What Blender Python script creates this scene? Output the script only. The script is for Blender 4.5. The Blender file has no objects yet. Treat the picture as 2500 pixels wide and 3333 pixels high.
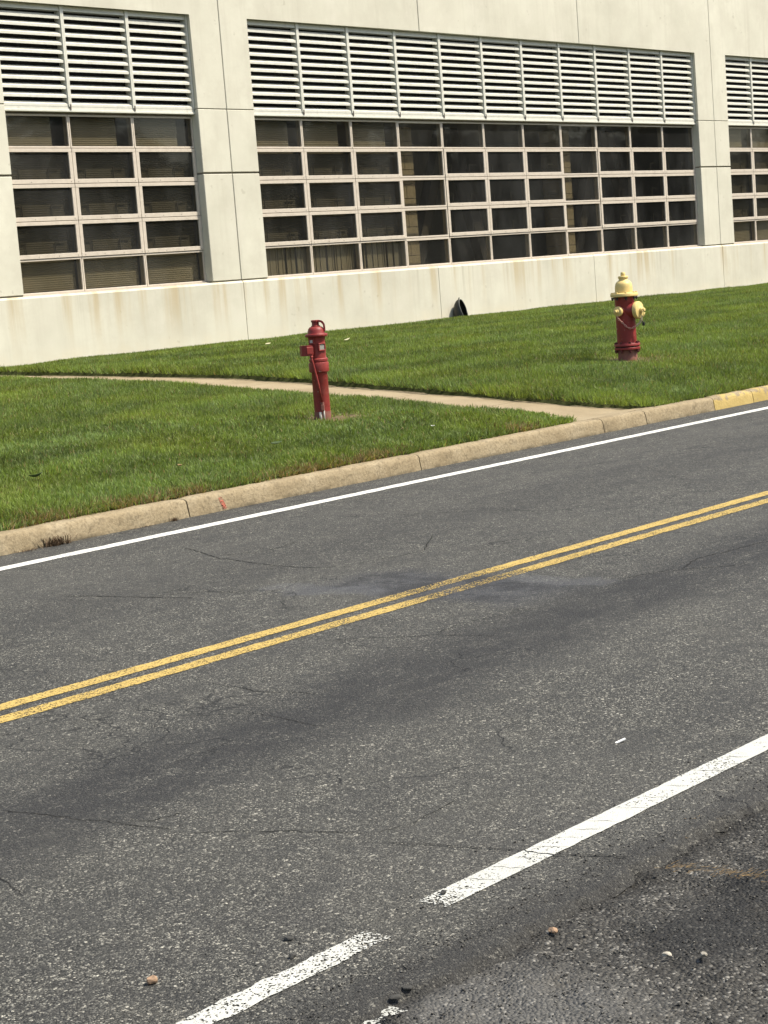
import bpy, bmesh, math, random
import numpy as np
from mathutils import Vector, Matrix
random.seed(7)
rng = np.random.default_rng(7)
S = bpy.context.scene
C = S.collection

# ------------------------------------------------------------------ camera
PITCH, ROLL, YAW = 0.126925, -0.0784158, 0.722471
fw = Vector((math.cos(YAW)*math.cos(PITCH), math.sin(YAW)*math.cos(PITCH), -math.sin(PITCH)))
r0 = Vector((math.sin(YAW), -math.cos(YAW), 0)); u0 = r0.cross(fw)
rt = math.cos(ROLL)*r0 + math.sin(ROLL)*u0
up = -math.sin(ROLL)*r0 + math.cos(ROLL)*u0
cd = bpy.data.cameras.new('camera'); cam = bpy.data.objects.new('camera', cd); C.objects.link(cam)
m = Matrix.Identity(4)
for i in range(3):
    m[i][0] = rt[i]; m[i][1] = up[i]; m[i][2] = -fw[i]
m[2][3] = 1.6
cam.matrix_world = m
cd.sensor_fit = 'HORIZONTAL'; cd.sensor_width = 36.0; cd.lens = 36.0*5971.8/2500
cd.clip_start = 0.1; cd.clip_end = 3000
S.camera = cam

# ------------------------------------------------------------------ light
SUN_EL = math.radians(56)
SUN_AZ = math.radians(146)                      # clockwise from +Y (towards +X)
w = bpy.data.worlds.new('World'); S.world = w; w.use_nodes = True
nt = w.node_tree; nt.nodes.clear()
sky = nt.nodes.new('ShaderNodeTexSky'); sky.sky_type = 'NISHITA'; sky.sun_disc = False
sky.sun_elevation = SUN_EL; sky.sun_rotation = SUN_AZ; sky.dust_density = 3.0; sky.air_density = 1.2
bg = nt.nodes.new('ShaderNodeBackground'); bg.inputs[1].default_value = 0.11
wo = nt.nodes.new('ShaderNodeOutputWorld')
nt.links.new(sky.outputs[0], bg.inputs[0]); nt.links.new(bg.outputs[0], wo.inputs[0])
sd = bpy.data.lights.new('sun', 'SUN'); sun = bpy.data.objects.new('sun', sd); C.objects.link(sun)
sd.energy = 3.5; sd.angle = math.radians(1.2); sd.color = (1.0, 0.93, 0.79)
tosun = Vector((math.cos(SUN_EL)*math.sin(SUN_AZ), math.cos(SUN_EL)*math.cos(SUN_AZ), math.sin(SUN_EL)))
sun.rotation_euler = tosun.to_track_quat('Z', 'Y').to_euler(); sun.location = tosun*60
S.view_settings.view_transform = 'Standard'; S.view_settings.look = 'None'
S.view_settings.gamma = 1; S.view_settings.use_curve_mapping = False
S.view_settings.exposure = 0.95

# ------------------------------------------------------------------ materials
class NT:
    def __init__(s, name):
        s.m = bpy.data.materials.new(name); s.m.use_nodes = True
        s.t = s.m.node_tree; s.t.nodes.clear()
        s.out = s.n('ShaderNodeOutputMaterial')
    def n(s, typ, **kw):
        x = s.t.nodes.new(typ)
        for k, v in kw.items():
            setattr(x, k, v)
        return x
    def l(s, a, b): s.t.links.new(a, b)
    def obj(s, scale=(1, 1, 1)):
        # world-position coordinates, so neighbouring pieces never repeat
        g = s.n('ShaderNodeNewGeometry'); mp = s.n('ShaderNodeMapping'); mp.inputs['Scale'].default_value = scale
        s.l(g.outputs['Position'], mp.inputs[0]); return mp.outputs[0]
    def noise(s, vec, scale, detail=6, rough=.6, dist=0.0):
        x = s.n('ShaderNodeTexNoise'); x.inputs['Scale'].default_value = scale; x.inputs['Detail'].default_value = detail
        x.inputs['Roughness'].default_value = rough; x.inputs['Distortion'].default_value = dist
        s.l(vec, x.inputs['Vector']); return x.outputs['Fac']
    def vor(s, vec, scale, feature='F1', out='Distance'):
        x = s.n('ShaderNodeTexVoronoi'); x.feature = feature; x.inputs['Scale'].default_value = scale
        s.l(vec, x.inputs['Vector']); return x.outputs[out]
    def ramp(s, fac, stops):
        x = s.n('ShaderNodeValToRGB'); e = x.color_ramp.elements
        while len(e) < len(stops): e.new(0.5)
        for i, (p, c) in enumerate(stops):
            e[i].position = p
            e[i].color = (c, c, c, 1) if isinstance(c, (int, float)) else (*c, 1)
        s.l(fac, x.inputs[0]); return x.outputs[0]
    def mix(s, fac, a, b, mode='MIX'):
        x = s.n('ShaderNodeMix', data_type='RGBA', blend_type=mode)
        if isinstance(fac, (int, float)): x.inputs[0].default_value = fac
        else: s.l(fac, x.inputs[0])
        for i, v in ((6, a), (7, b)):
            if isinstance(v, (tuple, list)): x.inputs[i].default_value = (*v, 1)
            else: s.l(v, x.inputs[i])
        return x.outputs[2]
    def math(s, op, a, b=None, c=None, clamp=False):
        x = s.n('ShaderNodeMath', operation=op); x.use_clamp = clamp
        for i, v in enumerate((a, b, c)):
            if v is None: continue
            if isinstance(v, (int, float)): x.inputs[i].default_value = v
            else: s.l(v, x.inputs[i])
        return x.outputs[0]
    def mr(s, v, a, b, c=0.0, d=1.0, smooth=True):
        x = s.n('ShaderNodeMapRange'); x.interpolation_type = 'SMOOTHSTEP' if smooth else 'LINEAR'
        s.l(v, x.inputs[0])
        for i, q in enumerate((a, b, c, d)): x.inputs[i+1].default_value = q
        return x.outputs[0]
    def xyz(s):
        g = s.n('ShaderNodeNewGeometry'); p = s.n('ShaderNodeSeparateXYZ'); s.l(g.outputs['Position'], p.inputs[0])
        return p.outputs[0], p.outputs[1], p.outputs[2]
    def bump(s, h, strength, dist, prev=None):
        x = s.n('ShaderNodeBump'); x.inputs['Strength'].default_value = strength; x.inputs['Distance'].default_value = dist
        s.l(h, x.inputs['Height'])
        if prev is not None: s.l(prev, x.inputs['Normal'])
        return x.outputs[0]
    def finish(s, col, rough=.7, nrm=None, spec=.35, metal=0.0, alpha=None):
        b = s.n('ShaderNodeBsdfPrincipled')
        for k, v in (('Base Color', col), ('Roughness', rough), ('Metallic', metal)):
            if isinstance(v, (tuple, list)): b.inputs[k].default_value = (*v, 1)
            elif isinstance(v, (int, float)): b.inputs[k].default_value = v
            else: s.l(v, b.inputs[k])
        b.inputs['Specular IOR Level'].default_value = spec
        if nrm is not None: s.l(nrm, b.inputs['Normal'])
        if alpha is not None: s.l(alpha, b.inputs['Alpha'])
        s.l(b.outputs[0], s.out.inputs[0]); return s.m

def mat_concrete_wall(stains=0.0):
    t = NT('wall_concrete' + ('_stained' if stains else ''))
    P = t.obj()
    a = t.noise(P, .55, 8, .62); b = t.noise(P, 2.6, 7, .7); f = t.noise(P, 90, 3, .6)
    col = t.ramp(a, [(.3, (.45, .432, .352)), (.5, (.53, .512, .422)), (.7, (.59, .572, .475))])
    col = t.mix(t.mr(b, .38, .70, 0, .42), col, (.43, .40, .325))
    col = t.mix(t.mr(t.noise(P, 1.3, 9, .72), .50, .70, 0, .35), col, (.64, .62, .53))
    # pitted spots
    sp = t.noise(P, 7.5, 2, .4)
    col = t.mix(t.mr(sp, .72, .78, 0, .35), col, (.30, .27, .21))
    # faint vertical weathering everywhere
    st = t.noise(t.obj((3.2, 3.2, .22)), 1.6, 6, .65)
    col = t.mix(t.mr(st, .48, .75, 0, .30 if not stains else .25), col, (.37, .34, .27))
    if stains:
        x, y, z = t.xyz()
        fall = t.mr(z, .85, 1.70, .12, 1.0)
        s2 = t.noise(t.obj((2.3, 2.3, .10)), 1.3, 5, .6)
        k = t.math('MULTIPLY', t.mr(s2, .50, .66, 0, .75), fall)
        col = t.mix(k, col, (.40, .32, .19))
        s3 = t.noise(t.obj((7, 7, .16)), 1.2, 4, .6)
        col = t.mix(t.math('MULTIPLY', t.mr(s3, .58, .76, 0, .38), fall), col, (.27, .24, .17))
        low = t.math('MULTIPLY', t.mr(z, .75, 1.05, 1, 0), t.mr(b, .4, .7, .1, .5))
        col = t.mix(low, col, (.60, .54, .40))
    n = t.bump(f, .25, .004); n = t.bump(b, .15, .01, n)
    return t.finish(col, .85, n, .2)

def mat_paint(name, base, rough=.4, var=.12, dirt=(.12, .08, .05), dirt_amt=.25, bump=.1, spec=.4, chips=None):
    t = NT(name); P = t.obj()
    a = t.noise(P, 14, 6, .65); b = t.noise(P, 60, 4, .6)
    lo = tuple(c*(1-var) for c in base); hi = tuple(min(1, c*(1+var)) for c in base)
    col = t.ramp(a, [(.3, lo), (.7, hi)])
    col = t.mix(t.mr(t.noise(P, 5.5, 7, .7), .52, .78, 0, dirt_amt), col, dirt)
    if chips:
        col = t.mix(t.mr(t.noise(P, 26, 3, .5), chips[0], chips[0]+.02), col, chips[1])
    return t.finish(col, t.mr(a, .3, .7, rough-.08, rough+.15), t.bump(b, bump, .003), spec)

def mat_flat(name, base, rough=.7, spec=.3, var=.15, sc=20):
    t = NT(name); P = t.obj()
    a = t.noise(P, sc, 5, .65)
    col = t.ramp(a, [(.3, tuple(c*(1-var) for c in base)), (.7, tuple(c*(1+var) for c in base))])
    return t.finish(col, rough, t.bump(a, .1, .003), spec)

def mat_glass(name='tinted_glass', tint=(.68, .67, .63)):
    t = NT(name)
    tr = t.n('ShaderNodeBsdfTransparent'); tr.inputs[0].default_value = (*tint, 1)
    gl = t.n('ShaderNodeBsdfGlossy'); gl.inputs['Roughness'].default_value = .03; gl.inputs[0].default_value = (.9, .95, 1, 1)
    P = t.obj()
    wob = t.bump(t.noise(P, 1.4, 2, .5), .06, .05); t.l(wob, gl.inputs['Normal'])
    fr = t.n('ShaderNodeFresnel'); fr.inputs[0].default_value = 1.45
    mx = t.n('ShaderNodeMixShader'); geo = t.n('ShaderNodeNewGeometry')
    t.l(t.math('MULTIPLY', t.math('MULTIPLY', fr.outputs[0], .8), t.math('SUBTRACT', 1.0, geo.outputs['Backfacing'])), mx.inputs[0])
    t.l(tr.outputs[0], mx.inputs[1]); t.l(gl.outputs[0], mx.inputs[2])
    # thin uneven film of dust on the outer face
    du = t.n('ShaderNodeBsdfDiffuse'); du.inputs[0].default_value = (.50, .50, .48, 1)
    film = t.math('ADD', .012, t.math('MULTIPLY', t.mr(t.noise(t.obj((1, 1, .45)), 1.1, 6, .65), .35, .7, 0, 1), .034))
    m2 = t.n('ShaderNodeMixShader'); t.l(t.math('MULTIPLY', film, t.math('SUBTRACT', 1.0, geo.outputs['Backfacing'])), m2.inputs[0])
    t.l(mx.outputs[0], m2.inputs[1]); t.l(du.outputs[0], m2.inputs[2])
    t.l(m2.outputs[0], t.out.inputs[0]); return t.m

def mat_asphalt():
    t = NT('asphalt')
    P = t.obj()
    x, y, z = t.xyz()
    wob = t.noise(P, 1.1, 5, .6)
    c1 = t.vor(P, 190, 'F1', 'Color'); d1 = t.vor(P, 190, 'F1', 'Distance')
    c2 = t.vor(P, 118, 'F1', 'Color'); d2 = t.vor(P, 118, 'F1', 'Distance')
    sep = t.n('ShaderNodeSeparateColor'); t.l(c1, sep.inputs[0])
    sep2 = t.n('ShaderNodeSeparateColor'); t.l(c2, sep2.inputs[0])
    # aggregate: each stone its own tone
    col = t.ramp(sep.outputs[0], [(0, (.014, .0138, .0125)), (.35, (.040, .0395, .0355)), (.70, (.092, .090, .079)), (.90, (.20, .194, .166)), (1, (.40, .38, .32))])
    big = t.ramp(sep2.outputs[1], [(0, (.022, .0218, .020)), (.55, (.062, .061, .054)), (.88, (.16, .155, .134)), (1, (.46, .44, .37))])
    col = t.mix(t.mr(sep2.outputs[0], .60, .66), col, big)
    # binder in the joints between stones
    col = t.mix(t.mr(d1, .45, .75, 0, .75), col, (.013, .0128, .0115))
    # large tone changes
    col = t.mix(t.mr(t.noise(P, 7, 6, .7), .42, .66, 0, .5), col, (.026, .026, .025))
    col = t.mix(t.mr(t.noise(t.obj((1, 2.2, 1)), 1.3, 8, .7), .45, .68, 0, .5), col, (.030, .030, .029))
    col = t.mix(t.mr(t.noise(P, .5, 5, .6), .35, .7, 0, .3), col, (.078, .076, .067))
    tan = t.noise(P, 2.2, 6, .7)
    col = t.mix(t.mr(tan, .52, .75, 0, .22), col, (.10, .095, .078))
    # oily wheel track of the near lane
    yy = t.math('ADD', t.math('SUBTRACT', y, t.math('MULTIPLY', t.math('SUBTRACT', x, 5.6), .07)), t.math('MULTIPLY', t.math('SUBTRACT', wob, .5), .45))
    tr = t.math('MULTIPLY', t.mr(yy, 4.22, 4.66), t.mr(yy, 4.86, 5.30, 1, 0))
    tr = t.math('MULTIPLY', tr, t.mr(t.noise(t.obj((1, 2.4, 1)), 2.6, 9, .78), .34, .58, .42, 1))
    col = t.mix(t.math('MULTIPLY', tr, .76), col, (.016, .016, .017))
    yy2 = t.math('ADD', y, t.math('MULTIPLY', t.math('SUBTRACT', wob, .5), .6))
    tr2 = t.math('MULTIPLY', t.mr(yy2, 6.9, 7.5), t.mr(yy2, 7.7, 8.3, 1, 0))
    col = t.mix(t.math('MULTIPLY', tr2, .22), col, (.02, .02, .02))
    # bluish sealer smear crossing the centre line
    xx = t.math('ADD', x, t.math('MULTIPLY', t.math('SUBTRACT', t.noise(P, 2.3, 5, .65), .5), .5))
    sm = t.math('MULTIPLY', t.mr(xx, 6.75, 7.0), t.mr(xx, 7.35, 7.65, 1, 0))
    sm = t.math('MULTIPLY', sm, t.math('MULTIPLY', t.mr(y, 5.1, 5.5), t.mr(y, 6.4, 6.9, 1, 0)))
    col = t.mix(t.math('MULTIPLY', sm, .5), col, (.045, .048, .058))
    dk = t.math('MULTIPLY', sm, t.mr(t.noise(P, 5, 6, .7), .42, .58))
    col = t.mix(t.math('MULTIPLY', dk, .65), col, (.014, .014, .016))
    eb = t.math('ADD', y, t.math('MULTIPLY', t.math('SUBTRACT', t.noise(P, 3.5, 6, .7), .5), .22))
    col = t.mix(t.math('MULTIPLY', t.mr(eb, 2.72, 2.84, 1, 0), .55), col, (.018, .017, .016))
    for q0, q1, ya_, yb_ in ((6.83, 6.99, 6.1, 6.9), (7.46, 7.60, 5.1, 5.75)):
        st = t.math('MULTIPLY', t.math('MULTIPLY', t.mr(xx, q0-.05, q0), t.mr(xx, q1, q1+.05, 1, 0)), t.math('MULTIPLY', t.mr(y, ya_, ya_+.1), t.mr(y, yb_, yb_+.1, 1, 0)))
        col = t.mix(t.math('MULTIPLY', st, .2), col, (.135, .14, .152))
    # fine hair cracks
    wv = t.n('ShaderNodeVectorMath', operation='ADD'); nz = t.n('ShaderNodeTexNoise'); nz.inputs['Scale'].default_value = 2.2; nz.inputs['Detail'].default_value = 5
    t.l(P, nz.inputs[0]); sc = t.n('ShaderNodeVectorMath', operation='SCALE'); sc.inputs['Scale'].default_value = .9
    t.l(nz.outputs['Color'], sc.inputs[0]); t.l(P, wv.inputs[0]); t.l(sc.outputs[0], wv.inputs[1])
    cr = t.vor(wv.outputs[0], .62, 'DISTANCE_TO_EDGE', 'Distance')
    crk = t.math('MULTIPLY', t.mr(cr, .0, .007, 1, 0, False), t.mr(t.noise(P, .8, 3, .5), .46, .56))
    col = t.mix(t.math('MULTIPLY', crk, .8), col, (.010, .010, .010))
    hgt = t.math('SUBTRACT', t.math('MULTIPLY', d1, -1.0), t.math('MULTIPLY', crk, 1.0))
    n = t.bump(hgt, .75, .006); n = t.bump(t.math('MULTIPLY', d2, -1), .4, .008, n)
    return t.finish(col, .82, n, .3)

def mat_shoulder():
    t = NT('shoulder_gravel'); P = t.obj(); x, y, z = t.xyz()
    c1 = t.vor(P, 110, 'F1', 'Color'); d1 = t.vor(P, 110, 'F1', 'Distance')
    sep = t.n('ShaderNodeSeparateColor'); t.l(c1, sep.inputs[0])
    col = t.ramp(sep.outputs[0], [(0, (.020, .0195, .018)), (.5, (.046, .044, .039)), (.85, (.085, .081, .071)), (1, (.22, .21, .185))])
    col = t.mix(t.mr(d1, .45, .8, 0, .6), col, (.022, .02, .017))
    a = t.noise(P, 1.9, 6, .65)
    pal = t.math('MULTIPLY', t.mr(x, 2.75, 2.95), t.mr(x, 3.15, 3.4, 1, 0))
    pal = t.math('MULTIPLY', pal, t.mr(y, 2.0, 2.3))
    col = t.mix(t.math('MULTIPLY', t.mr(a, .3, .6, .4, 1), t.math('MULTIPLY', pal, .36)), col, (.15, .148, .14))
    # dark patch on the right part of the shoulder
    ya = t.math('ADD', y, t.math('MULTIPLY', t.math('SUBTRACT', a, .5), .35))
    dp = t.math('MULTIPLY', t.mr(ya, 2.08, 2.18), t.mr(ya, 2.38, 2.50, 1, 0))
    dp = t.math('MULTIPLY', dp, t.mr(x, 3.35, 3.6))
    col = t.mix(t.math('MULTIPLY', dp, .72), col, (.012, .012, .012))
    col = t.mix(t.mr(t.noise(P, 3.4, 6, .7), .52, .72, 0, .3), col, (.065, .055, .038))
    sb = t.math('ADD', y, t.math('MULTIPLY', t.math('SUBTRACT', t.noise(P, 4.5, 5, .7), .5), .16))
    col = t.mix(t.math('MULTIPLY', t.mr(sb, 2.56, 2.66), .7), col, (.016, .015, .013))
    n = t.bump(t.math('MULTIPLY', d1, -1), 1.0, .008)
    return t.finish(col, .85, n, .25)

def mat_marking(name, base, wear, sc=120, wear2=None):
    """road paint: worn through to the stones below (alpha)"""
    t = NT(name); P = t.obj()
    a = t.noise(P, 2.5, 5, .6)
    col = t.mix(t.mr(a, .35, .7, 0, .35), base, tuple(c*.78 for c in base))
    col = t.mix(t.mr(t.noise(P, 40, 4, .6), .45, .75, 0, .4), col, tuple(c*.6 for c in base))
    d = t.vor(P, sc, 'F1', 'Distance')
    c = t.n('ShaderNodeSeparateColor'); t.l(t.vor(P, sc, 'F1', 'Color'), c.inputs[0])
    thr = t.math('ADD', wear, t.math('MULTIPLY', t.math('SUBTRACT', t.noise(P, 3.0, 5, .65), .5), .9))
    if wear2 is not None:
        x, y, z = t.xyz(); thr = t.math('ADD', thr, wear2(t, x, y))
    al = t.math('GREATER_THAN', c.outputs[0], thr)
    return t.finish(col, .7, t.bump(t.math('MULTIPLY', d, -1), .5, .005), .3, 0, al)

def mat_kerb(name='kerb_concrete', yellow=False):
    t = NT(name); P = t.obj(); x, y, z = t.xyz()
    a = t.noise(P, 3.0, 7, .65); b = t.noise(P, 45, 5, .7)
    col = t.ramp(a, [(.3, (.22, .172, .102)), (.5, (.285, .23, .143)), (.72, (.34, .285, .19))])
    col = t.mix(t.mr(b, .40, .72, 0, .65), col, (.14, .108, .066))
    col = t.mix(t.math('MULTIPLY', t.mr(t.noise(P, 8, 6, .75), .54, .68), .7), col, (.12, .095, .06))
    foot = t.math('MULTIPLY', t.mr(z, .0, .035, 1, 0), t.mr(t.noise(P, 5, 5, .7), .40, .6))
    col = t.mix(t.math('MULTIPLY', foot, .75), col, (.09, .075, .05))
    if yellow:
        wn = t.noise(P, 6.5, 7, .7)
        k = t.math('SUBTRACT', wn, t.mr(z, .05, .14, -.05, .10))
        col = t.mix(t.mr(k, .41, .47), col, t.ramp(a, [(.3, (.36, .265, .09)), (.7, (.44, .335, .135))]))
    n = t.bump(b, .8, .008); n = t.bump(t.noise(P, 14, 6, .7), .5, .02, n)
    return t.finish(col, .9, n, .2)

def mat_path():
    t = NT('path_concrete'); P = t.obj()
    a = t.noise(P, 1.6, 7, .65); b = t.noise(P, 60, 5, .7)
    col = t.ramp(a, [(.3, (.24, .19, .115)), (.7, (.33, .27, .175))])
    col = t.mix(t.mr(b, .40, .72, 0, .4), col, (.16, .125, .075))
    return t.finish(col, .9, t.bump(b, .5, .005), .2)

def mat_grass():
    t = NT('grass_blades')
    at = t.n('ShaderNodeAttribute'); at.attribute_name = 'tint'
    d = t.n('ShaderNodeBsdfPrincipled'); t.l(at.outputs['Color'], d.inputs['Base Color'])
    d.inputs['Roughness'].default_value = .55; d.inputs['Specular IOR Level'].default_value = .3
    tl = t.n('ShaderNodeBsdfTranslucent')
    t.l(t.mix(1.0, at.outputs['Color'], (1.0, 1.05, .55), 'MULTIPLY'), tl.inputs[0])
    mx = t.n('ShaderNodeMixShader'); mx.inputs[0].default_value = .45
    t.l(d.outputs[0], mx.inputs[1]); t.l(tl.outputs[0], mx.inputs[2]); t.l(mx.outputs[0], t.out.inputs[0]); return t.m

def mat_soil():
    t = NT('lawn_soil'); P = t.obj()
    a = t.noise(P, 9, 7, .7)
    col = t.ramp(a, [(.3, (.030, .034, .012)), (.6, (.048, .055, .018)), (.8, (.075, .07, .03))])
    for bx_, by_, rr_ in ((12.60, 11.66, .55), (17.95, 11.72, .62)):
        x, y, z = t.xyz()
        dd = t.math('SQRT', t.math('ADD', t.math('POWER', t.math('ABSOLUTE', t.math('SUBTRACT', x, bx_)), 2), t.math('POWER', t.math('ABSOLUTE', t.math('SUBTRACT', y, by_)), 2)))
        col = t.mix(t.mr(dd, .25, rr_, .9, 0), col, t.ramp(a, [(.3, (.085, .065, .035)), (.7, (.17, .13, .075))]))
    return t.finish(col, .95, t.bump(a, .6, .03), .1)

def mat_blind(name, horiz):
    t = NT(name); x, y, z = t.xyz()
    s = t.math('FRACT', t.math('MULTIPLY', z if horiz else x, 32.0 if horiz else 9.0))
    h = t.math('ABSOLUTE', t.math('SUBTRACT', s, .5))
    col = t.ramp(t.noise(t.obj((1, 1, .3)), 1.2, 4, .6), [(.3, (.29, .26, .19)), (.7, (.40, .36, .27))])
    return t.finish(col, .8, t.bump(h, .8, .012), .2)

M = dict(
    wall=mat_concrete_wall(0), plinth=mat_concrete_wall(1),
    seal=mat_flat('joint_sealant', (.17, .15, .115), .9),
    louver=mat_paint('louver_paint', (.55, .54, .47), .45, .08, (.30, .27, .21), .5),
    frame=mat_paint('window_frame_paint', (.49, .43, .355), .5, .08, (.28, .22, .17), .4),
    screw=mat_flat('screw_metal', (.12, .10, .085), .5),
    dark=mat_flat('louver_backing', (.016, .015, .016), .9),
    glass=mat_glass(), glassd=mat_glass('dark_tinted_glass', (.53, .525, .50)), room=mat_flat('interior_wall', (.40, .385, .36), .9),
    blindh=mat_blind('horizontal_blind', True), blindv=mat_blind('vertical_blind', False),
    block=mat_flat('interior_block', (.46, .385, .26), .9), brace=mat_flat('steel_brace', (.15, .135, .12), .6),
    latch=mat_flat('latch_metal', (.26, .245, .21), .5),
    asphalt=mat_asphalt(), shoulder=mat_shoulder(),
    kerb=mat_kerb(), kerby=mat_kerb('kerb_yellow', True), path=mat_path(), grass=mat_grass(), soil=mat_soil(),
    white_far=mat_marking('white_edge_paint', (.62, .61, .56), .02, 120),
    yellow=mat_marking('yellow_paint', (.45, .32, .095), .17, 190,
        lambda t, x, y: t.math('ADD', t.math('MULTIPLY', t.math('MULTIPLY', t.mr(x, 6.6, 7.0), t.mr(x, 7.4, 7.9, 1, 0)), .48), t.mr(y, 5.88, 5.95, .10, 0))),
    white_near=mat_marking('white_worn_paint', (.47, .47, .43), .05, 210,
        lambda t, x, y: t.math('ADD', t.mr(x, 3.30, 3.60, .14, 0), t.mr(t.math('ABSOLUTE', t.math('SUBTRACT', x, 3.315)), .10, .24, .55, 0))),
    white_rest=mat_marking('white_paint_remains', (.42, .42, .38), .55, 190),
    red=mat_paint('red_paint', (.205, .021, .017), .45, .22, (.15, .05, .04), .5, .25, .4, (.685, (.30, .15, .12))),
    redold=mat_paint('weathered_red_paint', (.215, .028, .022), .5, .22, (.22, .12, .09), .6, .25, .35, (.675, (.32, .17, .14))),
    redbase=mat_paint('faded_red_base', (.20, .085, .065), .7, .2, (.24, .19, .15), .8, .25, .2),
    redbolt=mat_paint('dark_red_bolt', (.085, .012, .012), .5, .2),
    cream=mat_paint('pale_yellow_paint', (.63, .475, .18), .46, .12, (.42, .29, .11), .45, .15, .35),
    chain=mat_paint('faded_chain_paint', (.46, .22, .18), .6, .2, (.25, .12, .09), .4),
    chainy=mat_paint('cream_chain_paint', (.52, .45, .28), .6, .2, (.30, .24, .14), .4),
    iron=mat_flat('dark_iron', (.022, .02, .018), .6), galv=mat_flat('grey_metal', (.34, .32, .28), .5),
    target=mat_flat('indicator_glass', (.30, .29, .25), .25, .5), worn=mat_flat('bare_primer', (.50, .46, .40), .7),
    plastic=mat_flat('black_plastic', (.014, .014, .013), .45, .45),
    stone=mat_flat('pale_stone', (.36, .33, .27), .9, .2, .35), stoned=mat_flat('dark_stone', (.05, .049, .045), .9, .2, .3),
    stoneo=mat_flat('tan_stone', (.27, .18, .115), .9, .2, .25), paper=mat_flat('paper', (.75, .74, .70), .8, .1, .05),
    leafg=mat_flat('green_leaf', (.05, .075, .025), .6, .3, .3, 60), leafp=mat_flat('pale_leaf', (.42, .40, .25), .7, .2, .2, 60),
    dry=mat_flat('dry_grass', (.20, .135, .06), .8, .15, .4, 90), weed=mat_flat('dead_weed', (.10, .068, .042), .9, .1, .4, 90),
    crack=mat_flat('crack_fill', (.016, .016, .015), .95, .1), redmark=mat_marking('red_survey_paint', (.45, .13, .085), .50, 220),
    ground=mat_flat('far_ground', (.06, .075, .03), .95, .1, .3, .4),
)

# ------------------------------------------------------------------ helpers
def bm_new(): return bmesh.new()

def obj(name, bm, mat, parent=None, smooth=False):
    me = bpy.data.meshes.new(name)
    bmesh.ops.recalc_face_normals(bm, faces=bm.faces[:])
    bm.to_mesh(me); bm.free()
    for mm in (mat if isinstance(mat, (list, tuple)) else [mat]): me.materials.append(mm)
    if smooth:
        for p in me.polygons: p.use_smooth = True
    o = bpy.data.objects.new(name, me); C.objects.link(o)
    if parent is not None: o.parent = parent
    return o

def smooth_by_angle(o, deg=40):
    me = o.data
    for p in me.polygons: p.use_smooth = True
    bm = bmesh.new(); bm.from_mesh(me)
    for e in bm.edges:
        if len(e.link_faces) == 2 and e.calc_face_angle(0) > math.radians(deg): e.smooth = False
    bm.to_mesh(me); bm.free()
    return o

def dup(o, parent, loc=None, name=None):
    c = o.copy(); C.objects.link(c); c.parent = parent
    if loc is not None: c.location = loc
    return c

def empty(name, loc=(0, 0, 0), rz=0.0, parent=None):
    o = bpy.data.objects.new(name, None); C.objects.link(o); o.location = loc; o.rotation_euler = (0, 0, rz)
    o.empty_display_size = .1
    if parent is not None: o.parent = parent
    return o

def tag(o, label, cat, group=None):
    o['label'] = label; o['category'] = cat
    if group: o['group'] = group
    return o

def kind(o, k): o['kind'] = k; return o

def add_box(bm, x0, x1, y0, y1, z0, z1, bev=0.0):
    vs = [bm.verts.new(p) for p in ((x0,y0,z0),(x1,y0,z0),(x1,y1,z0),(x0,y1,z0),(x0,y0,z1),(x1,y0,z1),(x1,y1,z1),(x0,y1,z1))]
    fs = [bm.faces.new([vs[i] for i in f]) for f in ((0,3,2,1),(4,5,6,7),(0,1,5,4),(1,2,6,5),(2,3,7,6),(3,0,4,7))]
    if bev:
        es = set(e for f in fs for e in f.edges)
        bmesh.ops.bevel(bm, geom=list(es), offset=bev, segments=1, affect='EDGES', clamp_overlap=True)

def add_prism(bm, poly, y0, y1, bev=0.0):
    a = [bm.verts.new((x, y0, z)) for x, z in poly]; b = [bm.verts.new((x, y1, z)) for x, z in poly]
    n = len(poly); f0 = bm.faces.new(a); bm.faces.new(b[::-1])
    for i in range(n): bm.faces.new((a[i], b[i], b[(i+1) % n], a[(i+1) % n]))
    if bev: bmesh.ops.bevel(bm, geom=list(f0.edges), offset=bev, segments=1, affect='EDGES')

def add_lathe(bm, prof, seg=28, center=(0, 0, 0), axis=None, sides_off=0.0):
    """prof: list (r, h); revolved about +Z or about 'axis' from center"""
    q = Vector((0, 0, 1)).rotation_difference(Vector(axis).normalized()) if axis is not None else None
    c = Vector(center); rings = []
    for r, h in prof:
        ring = []
        for k in range(seg):
            a = 2*math.pi*k/seg + sides_off
            p = Vector((r*math.cos(a), r*math.sin(a), h))
            if q: p = q @ p
            ring.append(bm.verts.new(c+p))
        rings.append(ring)
    for i in range(len(rings)-1):
        for k in range(seg):
            bm.faces.new((rings[i][k], rings[i][(k+1) % seg], rings[i+1][(k+1) % seg], rings[i+1][k]))
    bm.faces.new(rings[0][::-1]); bm.faces.new(rings[-1])

def add_tube(bm, pts, r, seg=10):
    pts = [Vector(p) for p in pts]; rings = []
    for i, p in enumerate(pts):
        d = (pts[min(i+1, len(pts)-1)] - pts[max(i-1, 0)]).normalized()
        a = d.orthogonal().normalized() if abs(d.z) > .9 else d.cross(Vector((0, 0, 1))).normalized()
        if i and a.dot(prev) < 0: a = -a
        prev = a; b = d.cross(a)
        rr = r[i] if isinstance(r, (list, tuple)) else r
        rings.append([bm.verts.new(p + rr*(math.cos(2*math.pi*k/seg)*a + math.sin(2*math.pi*k/seg)*b)) for k in range(seg)])
    for i in range(len(rings)-1):
        for k in range(seg):
            bm.faces.new((rings[i][k], rings[i][(k+1) % seg], rings[i+1][(k+1) % seg], rings[i+1][k]))
    bm.faces.new(rings[0][::-1]); bm.faces.new(rings[-1])

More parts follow.
